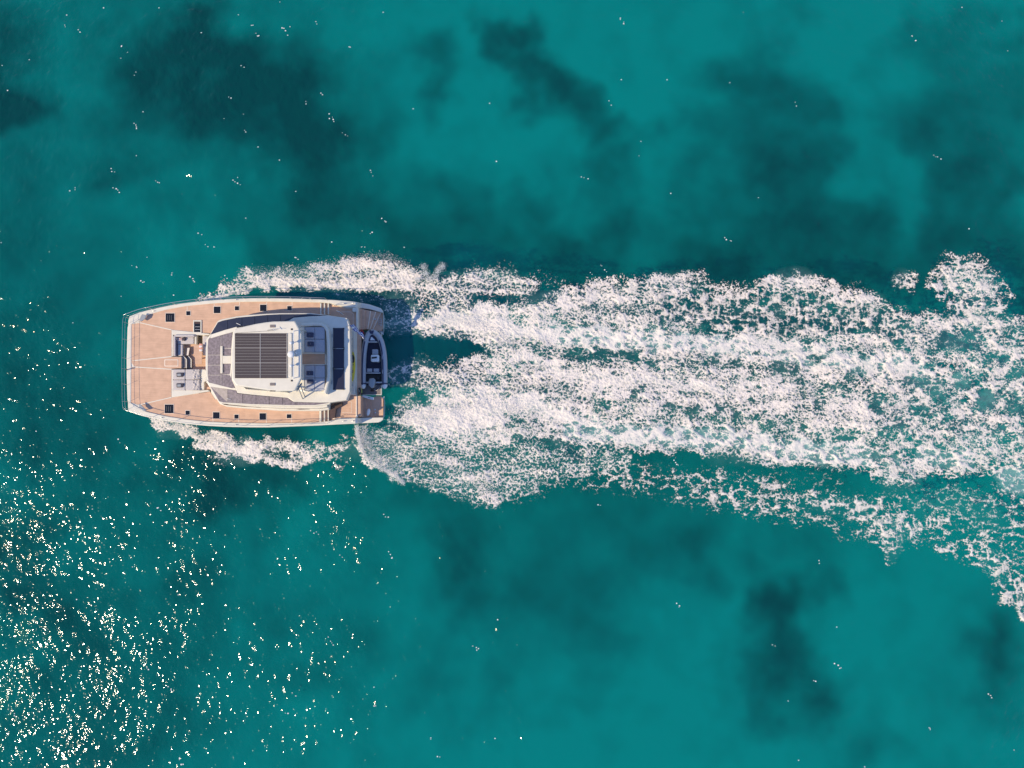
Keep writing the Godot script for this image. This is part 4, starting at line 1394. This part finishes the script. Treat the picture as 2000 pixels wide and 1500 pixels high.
func hardtop() -> void:
	var out := [[451.6, 684], [454.2, 650], [458, 643], [471.6, 638.3], [500, 632], [520, 628.8], [534.5, 627.3], [575, 626.8], [577, 628.6], [585.7, 645], [588.4, 652.8], [588.6, 695], [588.4, 738], [584.7, 745.6], [577, 761.4], [573, 763.4], [536.4, 764], [500, 759], [463, 753.6], [460, 752], [452.8, 741], [450.8, 714.6]]
	part("hardtop", slab(out, TOP - 0.22, TOP, 0.09), M.gelcoat, boat)
	# corner pillars
	var f := ROOF + 0.1
	for c in [[470, 646], [470, 747], [574, 638], [574, 752]]:
		var a := V(c[0], c[1], TOP - 0.1)
		part("pillar", tube([Vector3(a.x + (0.5 if c[0] < 500 else 0.35), f - 0.05, a.z), a], 0.075, 8), M.gelcoat, boat)
	# stair bracket at the aft corner, partly seen
	var b := V(581, 754, TOP - 0.1)
	for dx in [0.0, 0.16]:
		part("corner_strut", tube([b + Vector3(dx, 0, -dx), Vector3(b.x - 0.35 + dx, f, b.z + 0.75 - dx)], 0.035), M.motor_grey, boat)
	part("corner_plate", slab([[577, 763], [588.5, 747], [590, 750], [580, 765]], TOP - 0.5, TOP - 0.45, 0.01), M.motor_grey, boat)
	# solar roof: three rows in two columns, each of five slats
	part("solar_tray", slab(rect(458.6, 651, 561, 738.6), TOP, TOP + 0.03, 0.008), M.solar_cell, boat)
	var rows := [[652, 678.6], [680.2, 707.8], [709.4, 737.6]]
	var cols := [[459.6, 507.2], [509, 559.6]]
	for r in rows:
		for c in cols:
			for k in 5:
				var y0 := lerpf(r[0], r[1], k / 5.0)
				var y1 := lerpf(r[0], r[1], (k + 1) / 5.0) - 0.9
				part("solar_slat", slab(rect(c[0], y0, c[1], y1), TOP + 0.02, TOP + 0.055, 0.008), M.solar_cell, boat)
				if k < 4: part("slat_rail", slab(rect(c[0], y1 + 0.22, c[1], y1 + 0.62), TOP + 0.02, TOP + 0.065, 0.005), M.solar_rail, boat)
	for y in [679.4, 708.6]: part("solar_frame", slab(rect(459, y - 0.55, 560.4, y + 0.55), TOP + 0.02, TOP + 0.075, 0.01), M.solar_rail, boat)
	for x in [508.1, 560.3]: part("solar_frame", slab(rect(x - 0.65, 651.6, x + 0.65, 738), TOP + 0.02, TOP + 0.08, 0.01), M.solar_rail, boat)
	# equipment spine with radome and small antennas
	part("antenna_spine", slab(rounded(562.6, 650.4, 570, 736.6, 2.5), TOP - 0.02, TOP + 0.10, 0.04), M.gelcoat, boat)
	part("antenna_bar", slab(rect(572.2, 646, 573.6, 740), TOP + 0.28, TOP + 0.33, 0.01), M.white_plastic, boat)
	for y in [647, 692, 739]: part("bar_foot", tube([V(572.9, y, TOP - 0.02), V(572.9, y, TOP + 0.3)], 0.025), M.white_plastic, boat)
	part("radome", dome(V(569, 692.4, TOP + 0.25), 0.25, 0.26), M.white_plastic, boat)
	part("radome_foot", tube([V(569, 692.4, TOP + 0.05), V(569, 692.4, TOP + 0.27)], 0.13, 10), M.white_plastic, boat)
	for q in [[568.6, 670, 0.11, 0.42], [568.6, 714.6, 0.10, 0.34]]:
		part("antenna_foot", tube([V(q[0], q[1], TOP + 0.08), V(q[0], q[1], TOP + q[3])], 0.03), M.white_plastic, boat)
		part("antenna", dome(V(q[0], q[1], TOP + q[3] - 0.02), q[2], 0.13), M.white_plastic, boat)
	part("horn", dome(V(579, 690, TOP - 0.02), 0.085, 0.22), M.white_plastic, boat)
	for p in [[569.6, 643], [569.6, 743.4]]: part("roof_socket", slab(rect(p[0] - 1.7, p[1] - 1.6, p[0] + 1.7, p[1] + 1.6), TOP - 0.01, TOP + 0.035, 0.008), M.black_plastic, boat)
	for p in [[532.2, 636.8], [532.2, 750.4]]: part("roof_vent", slab(rect(p[0] - 5, p[1] - 2.6, p[0] + 5, p[1] + 2.6), TOP - 0.01, TOP + 0.045, 0.01), M.platform_grey, boat)
	part("roof_handle", slab(rect(526.4, 763, 537, 764.4), TOP - 0.06, TOP + 0.02, 0.01), M.dark_metal, boat)
	part("wind_sensor", tube([V(522, 645, TOP), V(536, 643.4, TOP + 0.35), V(544, 644.4, TOP + 0.4)], 0.012), M.dark_metal, boat)
	part("wind_vane", tube([V(533, 640.8, TOP + 0.36), V(537.5, 646, TOP + 0.36)], 0.018), M.white_plastic, boat)
	part("roof_line", tube([V(461, 650.4, TOP + 0.02), V(538, 645.6, TOP + 0.05)], 0.008), M.dark_metal, boat)

func aft() -> void:
	# aft cockpit floor and bulwarks
	var fl := 1.7
	part("aft_floor", slab([[627, 589], [697, 600], [697, 817], [627, 826]], 1.15, fl - 0.02, 0.01), M.gelcoat, boat)
	part("aft_teak", slab([[644, 594], [660, 598], [676, 602.6], [696, 603], [696, 645], [684, 645], [640, 640], [640, 597]], fl - 0.05, fl, 0.004), M.teak, boat)
	part("aft_teak", slab([[642, 776], [684, 771.5], [696, 771.5], [696, 815.5], [665, 816], [645, 820.5], [642, 821]], fl - 0.05, fl, 0.004), M.teak, boat)
	part("aft_teak", slab(rect(694, 646, 704.2, 770.8), 1.0, 1.62, 0.006), M.teak, boat)
	# inlaid outlines of the floor hatches
	part("floor_inlay", wall([[666, 609], [684, 609], [690, 613], [690, 640]], 0.7, fl - 0.01, fl + 0.006, 0.003), M.teak_seam, boat)
	part("floor_inlay", wall([[678, 782.5], [683, 782.8], [686.6, 785], [686.6, 806], [668, 806]], 0.7, fl - 0.01, fl + 0.006, 0.003), M.teak_seam, boat)
	# steps from the side decks down to it
	for y in [[592, 614], [797, 823.6]]:
		for s in [[626, 633, 1.83], [633, 640.5, 1.76]]:
			part("deck_step", slab(rect(s[0], y[0], s[1], y[1]), 1.2, s[2], 0.01), M.teak, boat)
		for s in [[626.4, 1.98], [633.6, 1.94], [641.2, 1.88]]:
			part("step_nosing", slab(rect(s[0] - 1.2, y[0], s[0] + 1.0, y[1]), s[1] - 0.5, s[1] + 0.02, 0.015), M.gelcoat, boat)
	part("step_pillar", slab(rect(626, 791.5, 644, 798.5), 1.2, 2.3, 0.03), M.gelcoat, boat)
	part("side_wing", slab([[643, 796], [655, 788], [668, 786], [668, 792], [656, 799], [654, 816], [647, 817], [644, 806]], fl, fl + 0.35, 0.02), M.brown_glass, boat)
	# aft bulwark bench behind the cockpit
	part("transom_bench", slab(rounded(684.4, 643.4, 693.4, 770.6, 1.2), 1.1, 2.0, 0.06), M.gelcoat, boat)
	for y in [662, 752.4]:
		part("bench_fitting", dome(V(687, y, 1.99), 0.07, 0.05), M.motor_grey, boat)
	part("davit", tube([V(688.4, 668, 1.95), V(688.4, 668, 2.4), V(690, 680, 2.5)], 0.03), M.steel, boat)
	# gate posts across the head of the stairs
	part("gate_rail", slab(rect(695.2, 600.5, 698.6, 644), 1.2, 2.0, 0.05), M.gelcoat, boat)
	part("gate_block", slab(rounded(688, 601, 696, 609, 2), 1.2, 1.98, 0.05), M.gelcoat, boat)
	part("gate_rail", slab(rect(694.8, 772.4, 697.2, 815), 1.2, 1.76, 0.03), M.teak_seam, boat)
	part("gate_post", tube([V(696.6, 812.4, 1.6), V(696.6, 812.4, 1.98)], 0.09, 8), M.gelcoat, boat)
	part("stern_step", slab(rect(697.6, 773, 704.4, 813), 0.9, 1.69, 0.01), M.teak, boat)
	# sunlit grab rail
	part("grab_rail", tube([V(656.6, 606.6, 2.5), V(663, 609.4, 2.55), V(671, 615, 2.45)], 0.035), M.steel, boat)
	part("rail_post", tube([V(658, 607.2, 1.68), V(658, 607.2, 2.52)], 0.02), M.steel, boat)
	# stern stairs: treads fan out to the bathing platform
	var fan_hi := [[[699, 602], [699, 644.5]], [[704.5, 603], [705, 644]], [[713, 605], [711.5, 643]], [[723.4, 607], [718, 643]], [[733.7, 608.6], [722, 644]], [[743.6, 610.6], [727, 645.6]], [[748, 611.4], [748.6, 640], [745, 646], [735, 647]]]
	stairs(fan_hi, [1.40, 1.14, 0.90, 0.70, 0.52, 0.38], 3)
	var fan_lo := [[[704.8, 814.8], [704.8, 773]], [[711, 814.6], [708, 776]], [[719, 814.6], [714, 778]], [[729, 814.6], [721, 778]], [[748, 814.4], [748.4, 780], [744, 774], [735, 774]]]
	stairs(fan_lo, [0.80, 0.62, 0.48, 0.36], 0)
	# folded bathing ladder
	var lad := part("bathing_ladder", S(), M.steel, boat)
	for x in [739.6, 745.6]: part("ladder_rail", tube([V(x, 622.6, 0.45), V(x, 634, 0.45)], 0.02), M.steel, lad)
	for y in [623, 626.6, 630.2, 633.6]: part("rung", tube([V(739.6, y, 0.46), V(745.6, y, 0.46)], 0.022), M.steel, lad)
	part("ladder_hook", tube(spline([V(742, 637.6, 0.44), V(744, 635.4, 0.46), V(746.4, 636.6, 0.44)], 3), 0.02), M.steel, lad)
	for p in [[732.6, 623.2], [732.4, 800.2], [733, 806]]: part("shower_fitting", dome(V(p[0], p[1], 0.37 if p[1] > 700 else 0.56), 0.07, 0.06), M.steel, boat)
	# lifting platform between the sterns
	part("tender_platform", slab(rect(707.5, 649, 743.6, 770), 0.42, 0.66, 0.02), M.platform_grey, boat)
	for r in [[743.7, 649, 745.2, 770.4], [706.5, 770.1, 745.2, 771.4], [718, 645.6, 728, 648.8]]:
		part("platform_rim", slab(rect(r[0], r[1], r[2], r[3]), 0.42, 0.72, 0.01), M.gelcoat, boat)

func stairs(lines: Array, hts: Array, trims: int) -> void:
	for i in lines.size() - 1:
		var far: Array = lines[i + 1].duplicate()
		var near: Array = [lines[i][0], lines[i][lines[i].size() - 1]]
		var poly := []
		poly.append(near[0])
		if far.size() > 2: poly += far
		else: poly += [far[0], far[1]]
		poly.append(near[1])
		var s := part("stern_stair", slab(poly, 0.2, hts[i], 0.012), M.teak, boat)
		if i >= lines.size() - 1 - trims:
			part("tread_edge", bar(near[0], near[1], 1.0, hts[i] - 0.02, hts[i - 1] + 0.012 if i > 0 else hts[i] + 0.02), M.teak_seam, s)

func catamaran() -> void:
	boat = thing("motor_catamaran", "white twin-hulled motor yacht with teak decks and slatted solar hardtop", "catamaran", P(500, 708, 0))
	hulls()
	decks()
	gunwale(outer_hi, inner_hi)
	gunwale(outer_lo, inner_lo)
	for h in [[323.4, 611.8, 340.6, 628.6, 3], [363.8, 607.7, 371.7, 615.7, 0], [417.5, 598.7, 430.5, 611.6, 0], [458.7, 598, 466.8, 606, 0], [507.8, 595, 520.4, 607.6, 0], [561, 597.7, 569.8, 605.8, 0],
			[321.8, 790, 338.8, 807, 3], [362.4, 802, 370.5, 810, 0], [416, 805, 428.7, 817.7, 0], [457.7, 809.7, 465.8, 817.7, 0], [506.8, 807, 519.6, 819.6, 0], [560, 809, 569, 816.7, 0]]:
		hatch(h[0], h[1], h[2], h[3], h[4])
	fore_cockpit()
	cabin()
	roof()
	flybridge()
	hardtop()
	aft()
	rails()

# ------------------------------------------------------------------ loose things on board
func loose() -> void:
	var o: Node3D
	# sun pads and their pillows
	for k in 2:
		var y0 := 721.0 if k == 0 else 741.8
		o = thing("sun_pad", "grey sun pad on the foredeck beside the gangway" if k == 0 else "grey sun pad on the foredeck against the white coaming", "sun pad", P(364, y0 + 10, 1.8), "sun pads on the foredeck")
		part("head_section", soft(rounded(337.2, y0, 361.6, y0 + 20.4, 2), 1.80, 2.02, 0.07), M.cushion, o)
		part("foot_section", soft(rounded(361.9, y0, 390.4, y0 + 20.4, 2), 1.80, 2.02, 0.07), M.cushion, o)
		# a crumpled cover pulled down to the foot end
		var st := S(true)
		var nz := noise(0.9, 3, 50 + k)
		var rows := []
		for j in 15:
			var row := []
			for i in 13:
				var px := lerpf(376.0, 391.0, i / 12.0)
				var py := lerpf(y0 + 0.6, y0 + 19.8, j / 14.0)
				var v := V(px, py, 2.05)
				v.y += 0.10 * nz.get_noise_2d(i * 0.55, j * 0.9 + k * 20) + (0.05 * sin(i * 1.3 + j * 0.4)) - (0.16 if i == 12 else 0.0) - (0.035 if i == 0 else 0.0)
				v.y = maxf(v.y, 2.028 - (0.2 if i == 12 else 0.0) - org.y)
				row.append(v)
			rows.append(row)
		for j in 14:
			for i in 12: quad(st, rows[j][i], rows[j][i + 1], rows[j + 1][i + 1], rows[j + 1][i])
		part("crumpled_cover", st, M.cushion, o)
		o = thing("pillow", "dark grey pillow on the sun pad beside the gangway" if k == 0 else "dark grey pillow on the sun pad against the white coaming", "pillow", P(351, y0 + 10, 2.02), "pillows on the sun pads")
		part("cover", soft([[344, y0 + 7], [358.6, y0 + 7], [357.4, y0 + 12.6], [355.4, y0 + 14.8], [344.6, y0 + 14.8]], 2.02, 2.13, 0.05), M.pillow_dark, o)
		part("print_patch", soft(rounded(346, y0 + 8.6, 353.4, y0 + 13.4, 0.8), 2.10, 2.145, 0.02), M.motor_grey, o)
	# table and stool in the cockpit
	o = thing("cockpit_table", "teak table with a cut-out edge in the forward cockpit", "table", P(386, 692, 1.35))
	part("table_top", slab([[378.4, 674], [394.4, 674], [394.4, 711], [381, 711], [380.4, 694], [377, 692], [378.4, 690]], 1.99, 2.05, 0.012), M.teak, o)
	part("table_leg", tube([V(386, 688, 1.33), V(386, 688, 2.0)], 0.06, 8), M.steel, o)
	part("table_leg", tube([V(386, 702, 1.33), V(386, 702, 2.0)], 0.06, 8), M.steel, o)
	o = thing("low_stool", "low dark stool with a pale slat on the cockpit floor", "stool", P(365, 686, 1.35))
	part("seat", slab([[361.4, 679], [371, 679], [368.4, 694.5], [360, 694.5]], 1.60, 1.66, 0.01), M.pillow_dark, o)
	part("slat", slab([[366, 679.4], [370.4, 679.4], [368, 694], [364.4, 694]], 1.655, 1.69, 0.006), M.teak_seam, o)
	for p in [[363, 681], [368.5, 681], [362, 692.5], [366.5, 692.5]]: part("leg", tube([V(p[0], p[1], 1.34), V(p[0], p[1], 1.61)], 0.02), M.dark_metal, o)
	# towels
	o = thing("striped_towel", "pink and white striped towel rolled with a dark end on the bench", "towel", P(352, 661, 1.78))
	towel(o, [[343.4, 658.4], [355.6, 660.4], [355.6, 665.4], [345, 665.2]], 1.785, 4)
	part("dark_end", soft([[355.8, 659], [359.4, 658.2], [362.6, 661.4], [359.6, 665.6], [355.8, 664.4]], 1.78, 1.93, 0.05), M.pillow_dark, o)
	o = thing("striped_towel", "pink and white striped towel laid on the table's edge", "towel", P(391.5, 680, 2.05))
	towel(o, [[388.6, 671], [394.2, 671], [394.6, 686], [389, 686]], 2.055, 4)
	# navy roll added as the dark blue shade at the left bench back
	o = thing("shade_roll", "long navy roll added as the shade along the cockpit bench", "pillow", P(344.4, 680, 1.78))
	part("cover", tube([V(344.6, 664.5, 1.86), V(344.5, 668, 1.87), V(344.6, 690, 1.87), V(344.8, 694.5, 1.86)], 0.09, 10, null, [0.06, 0.09, 0.09, 0.06]), M.pillow_navy, o)
	# flybridge pillows
	var f := ROOF + 0.56
	for p in [[598.6, 649, 612, 658.4, "dark blue pillow on the lounge seat beside the bulwark's bend"], [600, 667, 612.6, 676, "dark blue pillow on the lounge seat beside the teak aisle"], [598, 724.4, 611.2, 732.6, "dark blue pillow in shade on the lounge's half-sunlit sofa"], [599, 741, 612, 749, "dark pillow in broken sunlight on the half-sunlit sofa"]]:
		o = thing("pillow", p[4], "pillow", P(p[0] + 6, p[1] + 5, f), "pillows on the flybridge lounge")
		part("cover", soft(rounded(p[0], p[1], p[2], p[3], 1.2), f, f + 0.13, 0.055), M.pillow_navy, o)
		part("label_tab", slab(rect(p[0] + 6.2, p[1] + 3.4, p[0] + 6.8, p[1] + 5.6), f + 0.12, f + 0.138, 0.004), M.motor_grey, o)
	# kayak on the transom bench
	o = thing("kayak", "yellow kayak lashed along the transom bench behind the flybridge", "kayak", P(688.6, 716, 2.0))
	var line := []
	var rad := []
	for k in 13:
		var t := k / 12.0
		line.append(V(689.4 - 1.2 * t, lerpf(687.6, 745.0, t), 2.19))
		rad.append(0.02 + 0.19 * pow(sin(PI * clampf(t * 0.97 + 0.015, 0, 1)), 0.65))
	part("hull", tube(line, 0.2, 12, null, rad, 0.9), M.kayak_yellow, o)
	part("cockpit_well", soft([[686.4, 695], [689.8, 692], [692, 698], [691.8, 706], [689.4, 709.6], [687.2, 706]], 2.30, 2.39, 0.02), M.black_plastic, o)
	part("seat", soft(rounded(687.6, 701, 690.8, 706, 1), 2.37, 2.44, 0.03), M.pillow_dark, o)
	part("strap", tube([V(684.6, 713, 2.05), V(687, 712.6, 2.38), V(690.4, 712.4, 2.36), V(693.2, 712, 2.05)], 0.03), M.black_plastic, o)
	part("hatch_cover", soft(rounded(687.2, 722, 690, 728, 1), 2.33, 2.37, 0.02), M.canvas_khaki, o)
	# flag
	flag()
	tender()
	# things on the platforms
	o = thing("fender", "white inflatable fender lying on the stern platform's teak steps", "fender", P(719.6, 805, 0.66))
	part("body", tube([V(720.6, 798, 0.80), V(720.4, 799.4, 0.80), V(719.6, 804, 0.80), V(718.8, 809, 0.80), V(718.4, 811.6, 0.80)], 0.15, 12, null, [0.05, 0.12, 0.15, 0.12, 0.04]), M.white_plastic, o)
	part("lanyard", tube(spline([V(718.4, 811.6, 0.80), V(716, 812, 0.7), V(714.6, 808, 0.66), V(714, 800, 0.66)], 3), 0.02), M.rope, o)
	o = thing("gangplank", "pale folded gangplank lying across the stern steps", "gangplank", P(718, 776, 0.8))
	part("board", slab([[705.6, 774.6], [708.5, 771.2], [730, 776], [730, 781], [721, 779.6]], 0.82, 0.88, 0.015), M.white_plastic, o)
	part("grip", slab([[718.6, 775.6], [723.6, 777], [723.4, 777.8], [718.4, 776.4]], 0.875, 0.90, 0.004), M.dark_metal, o)
	o = thing("swim_fin", "lime swim fin standing by the dinghy's stern", "fin", P(706, 764, 0.68))
	part("blade", soft([[704, 757], [706.2, 758], [707.6, 768], [706, 771.6], [704.2, 771]], 1.28, 1.34, 0.02), M.lime, o)
	part("foot_pocket", soft([[704.6, 767], [707.4, 767.4], [706.4, 771.8], [704.6, 771.4]], 1.30, 1.42, 0.04), M.black_plastic, o)
	o = thing("dive_bag", "black bag on the teak strip beside the lime fin", "bag", P(701.6, 763, 1.62))
	part("bag_body", soft([[699.2, 757.6], [703, 756.6], [704, 762], [703.4, 769], [699.8, 770], [698.6, 764]], 1.62, 1.92, 0.12), M.black_plastic, o)
	part("handle", tube(spline([V(700, 760, 1.9), V(701, 762.6, 2.0), V(701.4, 766, 1.9)], 3), 0.02), M.rope, o)
	o = thing("red_bundle", "small dark red bundle behind the flag beside the dinghy's bow", "bundle", P(706.4, 648, 0.7))
	part("bundle_body", soft([[703.6, 643], [706, 643.4], [709.6, 648.6], [708.6, 651.6], [704.6, 653]], 1.1, 1.55, 0.1), M.red_cloth, o)
	part("bundle_tie", tube(spline([V(704.2, 648, 1.5), V(706.4, 647.4, 1.57), V(708.6, 648.4, 1.5)], 3), 0.02), M.black_plastic, o)

func towel(o: Node3D, q: Array, h: float, n: int) -> void:
	for k in n:
		var a := float(k) / n
		var b := float(k + 1) / n
		var p := []
		for t in [[a, 0], [b, 0], [b, 1], [a, 1]]:
			var u: float = t[0]
			var v: float = t[1]
			p.append([lerpf(lerpf(q[0][0], q[1][0], v), lerpf(q[3][0], q[2][0], v), u), lerpf(lerpf(q[0][1], q[1][1], v), lerpf(q[3][1], q[2][1], v), u)])
		part("stripe", soft(p, h, h + 0.07 + 0.02 * (k % 2), 0.03), M.towel_pink if k % 2 == 0 else M.towel_white, o)

func flag() -> void:
	var o := thing("flag", "blue and white striped flag with a cross streaming from the flybridge's aft corner", "flag", P(681, 636, ROOF + 0.1))
	part("pole", tube([V(676, 638, ROOF + 0.08), V(683.4, 634.8, 4.75)], 0.022), M.steel, o)
	# hoist runs from A to B; the cloth streams towards the dinghy's bow
	var a := V(682.6, 635.6, 4.9)
	var b := V(691.4, 633.2, 4.15)
	var c := V(709.5, 660.5, 3.4)
	var nu := 27
	var nv := 9
	var grid := []
	for i in nu + 1:
		var u := float(i) / nu
		var row := []
		for j in nv + 1:
			var v := float(j) / nv
			var p := a.lerp(b, v * (1.0 - 0.35 * u)).lerp(c + (b - a) * (v * (1.0 - 0.35 * u) - 0.15) , u)
			p += Vector3(0.5, 0.55, -0.15).normalized() * (0.10 * sin(u * 15.0 + v * 3.4) * u + 0.05 * sin(u * 27.0 - v * 4.0) * u)
			p.z += 0.10 * sin(v * PI * 2.0 + u * 6.0) * u
			row.append(p)
		grid.append(row)
	var blue := S(true)
	var white := S(true)
	for i in nu:
		for j in nv:
			var is_blue := j % 2 == 0
			if i < 10 and j < 5:       # canton with the cross
				is_blue = not (j == 2 or i == 4 or i == 5)
			quad(blue if is_blue else white, grid[i][j], grid[i + 1][j], grid[i + 1][j + 1], grid[i][j + 1])
	part("blue_stripes", blue, M.flag_blue, o)
	part("white_stripes", white, M.flag_white, o)

func tender() -> void:
	var o := thing("tender", "grey inflatable dinghy with navy stripes resting across the stern platform", "dinghy", P(729, 705, 0.66))
	var hc := 1.16
	var r := 0.225
	var left := [[709.6, 752], [709.4, 740], [709.6, 715], [710.6, 695], [712.4, 678], [715.6, 663], [719.6, 653.4], [725, 648.6]]
	var right := [[725, 648.6], [731, 649.6], [738.6, 656], [744, 665.6], [748, 680], [750.4, 698], [751.2, 722], [751.4, 752]]
	for s in [left, right]:
		var pts := []
		for p in s: pts.append(V(p[0], p[1], hc))
		part("tube", tube(spline(pts, 4), r, 14), M.rubber_grey, o)
		# navy strip along the top
		var strip := []
		for p in spline(pts, 3):
			if p.z + org.z > P(725, 664, hc).z: strip.append(p + Vector3(0.03 * (-1 if s == left else -3), r * 0.87, 0))
		part("top_stripe", tube(strip, 0.065, 8, null, [], 0.6), M.rubber_navy, o)
		var e: Vector3 = pts[0] if s == left else pts[-1]
		part("tube_cone", tube([e + Vector3(0, 0, -0.02), e + Vector3(0, 0, 0.12), e + Vector3(0, 0, 0.24), e + Vector3(0, 0, 0.30)], r, 14, null, [r * 1.01, r * 0.93, r * 0.62, r * 0.25]), M.white_plastic, o)
		part("cone_band", tube([e + Vector3(0, 0.0, -0.16), e + Vector3(0, 0, -0.06)], r * 1.02, 14), M.rubber_navy, o)
	part("floor", slab([[713, 752], [713.4, 700], [716.6, 676], [721, 664], [728, 661], [738, 667], [744.6, 684], [747, 705], [747.6, 752]], 0.66, 0.88, 0.03), M.tender_floor, o)
	part("bow_locker", slab([[722.6, 654.4], [728, 654.4], [736.4, 666.4], [718.4, 666.4]], 0.85, 1.22, 0.04), M.rubber_navy, o)
	part("bow_hatch", slab([[724.4, 658.6], [727, 658.6], [732.6, 664.6], [722.6, 664.6]], 1.2, 1.26, 0.02), M.white_plastic, o)
	part("bow_step", slab([[720.4, 645.4], [730.4, 645.4], [729, 650], [727.6, 651.8], [723.4, 651.8], [721.8, 650]], 1.28, 1.40, 0.02), M.rubber_navy, o)
	part("bow_bar", bar([718, 667.6], [736.6, 667.6], 1.2, 0.88, 1.26), M.white_plastic, o)
	part("helm_seat", soft(rounded(726.6, 682, 738.2, 692.4, 1.6), 0.88, 1.34, 0.05), M.tender_seat, o)
	var con := part("console", soft(rounded(724, 692.6, 740, 706.4, 2.6), 0.88, 1.50, 0.08), M.white_plastic, o)
	part("windscreen", slab([[725.6, 697.4], [736, 696.4], [736.2, 699.4], [726, 700.6]], 1.48, 1.54, 0.01), M.black_plastic, con)
	part("wheel", tube(spline([V(730, 707, 1.25), V(733, 706.2, 1.36), V(736.4, 707, 1.25), V(733, 707.8, 1.14), V(730, 707, 1.25)], 4), 0.015), M.black_plastic, con)
	part("aft_bench", slab(rect(714.6, 718.6, 743.4, 729.4), 0.88, 1.16, 0.03), M.rubber_navy, o)
	for x in [[716.6, 726.4], [729.6, 740]]: part("bench_cushion", soft(rounded(x[0], 719.6, x[1], 726.4, 1), 1.14, 1.24, 0.04), M.tender_seat, o)
	part("bench_bar", tube([V(715.2, 728.6, 1.22), V(743.4, 728.6, 1.22)], 0.035), M.white_plastic, o)
	part("transom", slab(rect(714, 745.4, 747, 748), 0.7, 1.2, 0.03), M.rubber_grey, o)
	part("stern_well", slab(rect(714.2, 731, 746.6, 745), 0.86, 0.92, 0.01), M.black_plastic, o)
	var mo := part("outboard_motor", soft([[721.4, 739], [729, 738], [732.6, 741.6], [732, 748], [729, 757], [724, 757.4], [719.4, 752], [719, 745]], 1.1, 1.55, 0.12), M.motor_grey, o)
	part("motor_leg", slab([[724, 752], [729, 752], [729, 762], [725, 762]], 0.75, 1.15, 0.04), M.black_plastic, mo)
	part("propeller", tube([V(724, 763, 0.85), V(727, 764, 0.95), V(730, 763, 0.85)], 0.05, 6), M.black_plastic, mo)
	part("fuel_tank", soft(rounded(735, 735, 742, 742, 1.4), 0.9, 1.12, 0.06), M.black_plastic, o)
	part("tow_line", tube(spline([V(733, 744, 1.1), V(735, 752, 0.76), V(730, 758, 0.74), V(735.6, 763, 0.72), V(741, 757, 0.72)], 4), 0.025), M.rope, o)
	for y in [698, 726]:
		part("grab_line", tube(spline([V(711.6, y - 8, hc + r * 0.9), V(712.6, y, hc + r), V(711.6, y + 8, hc + r * 0.9)], 3), 0.018), M.white_plastic, o)
		part("grab_line", tube(spline([V(748.4, y - 8, hc + r * 0.9), V(747.4, y, hc + r), V(748.4, y + 8, hc + r * 0.9)], 3), 0.018), M.white_plastic, o)
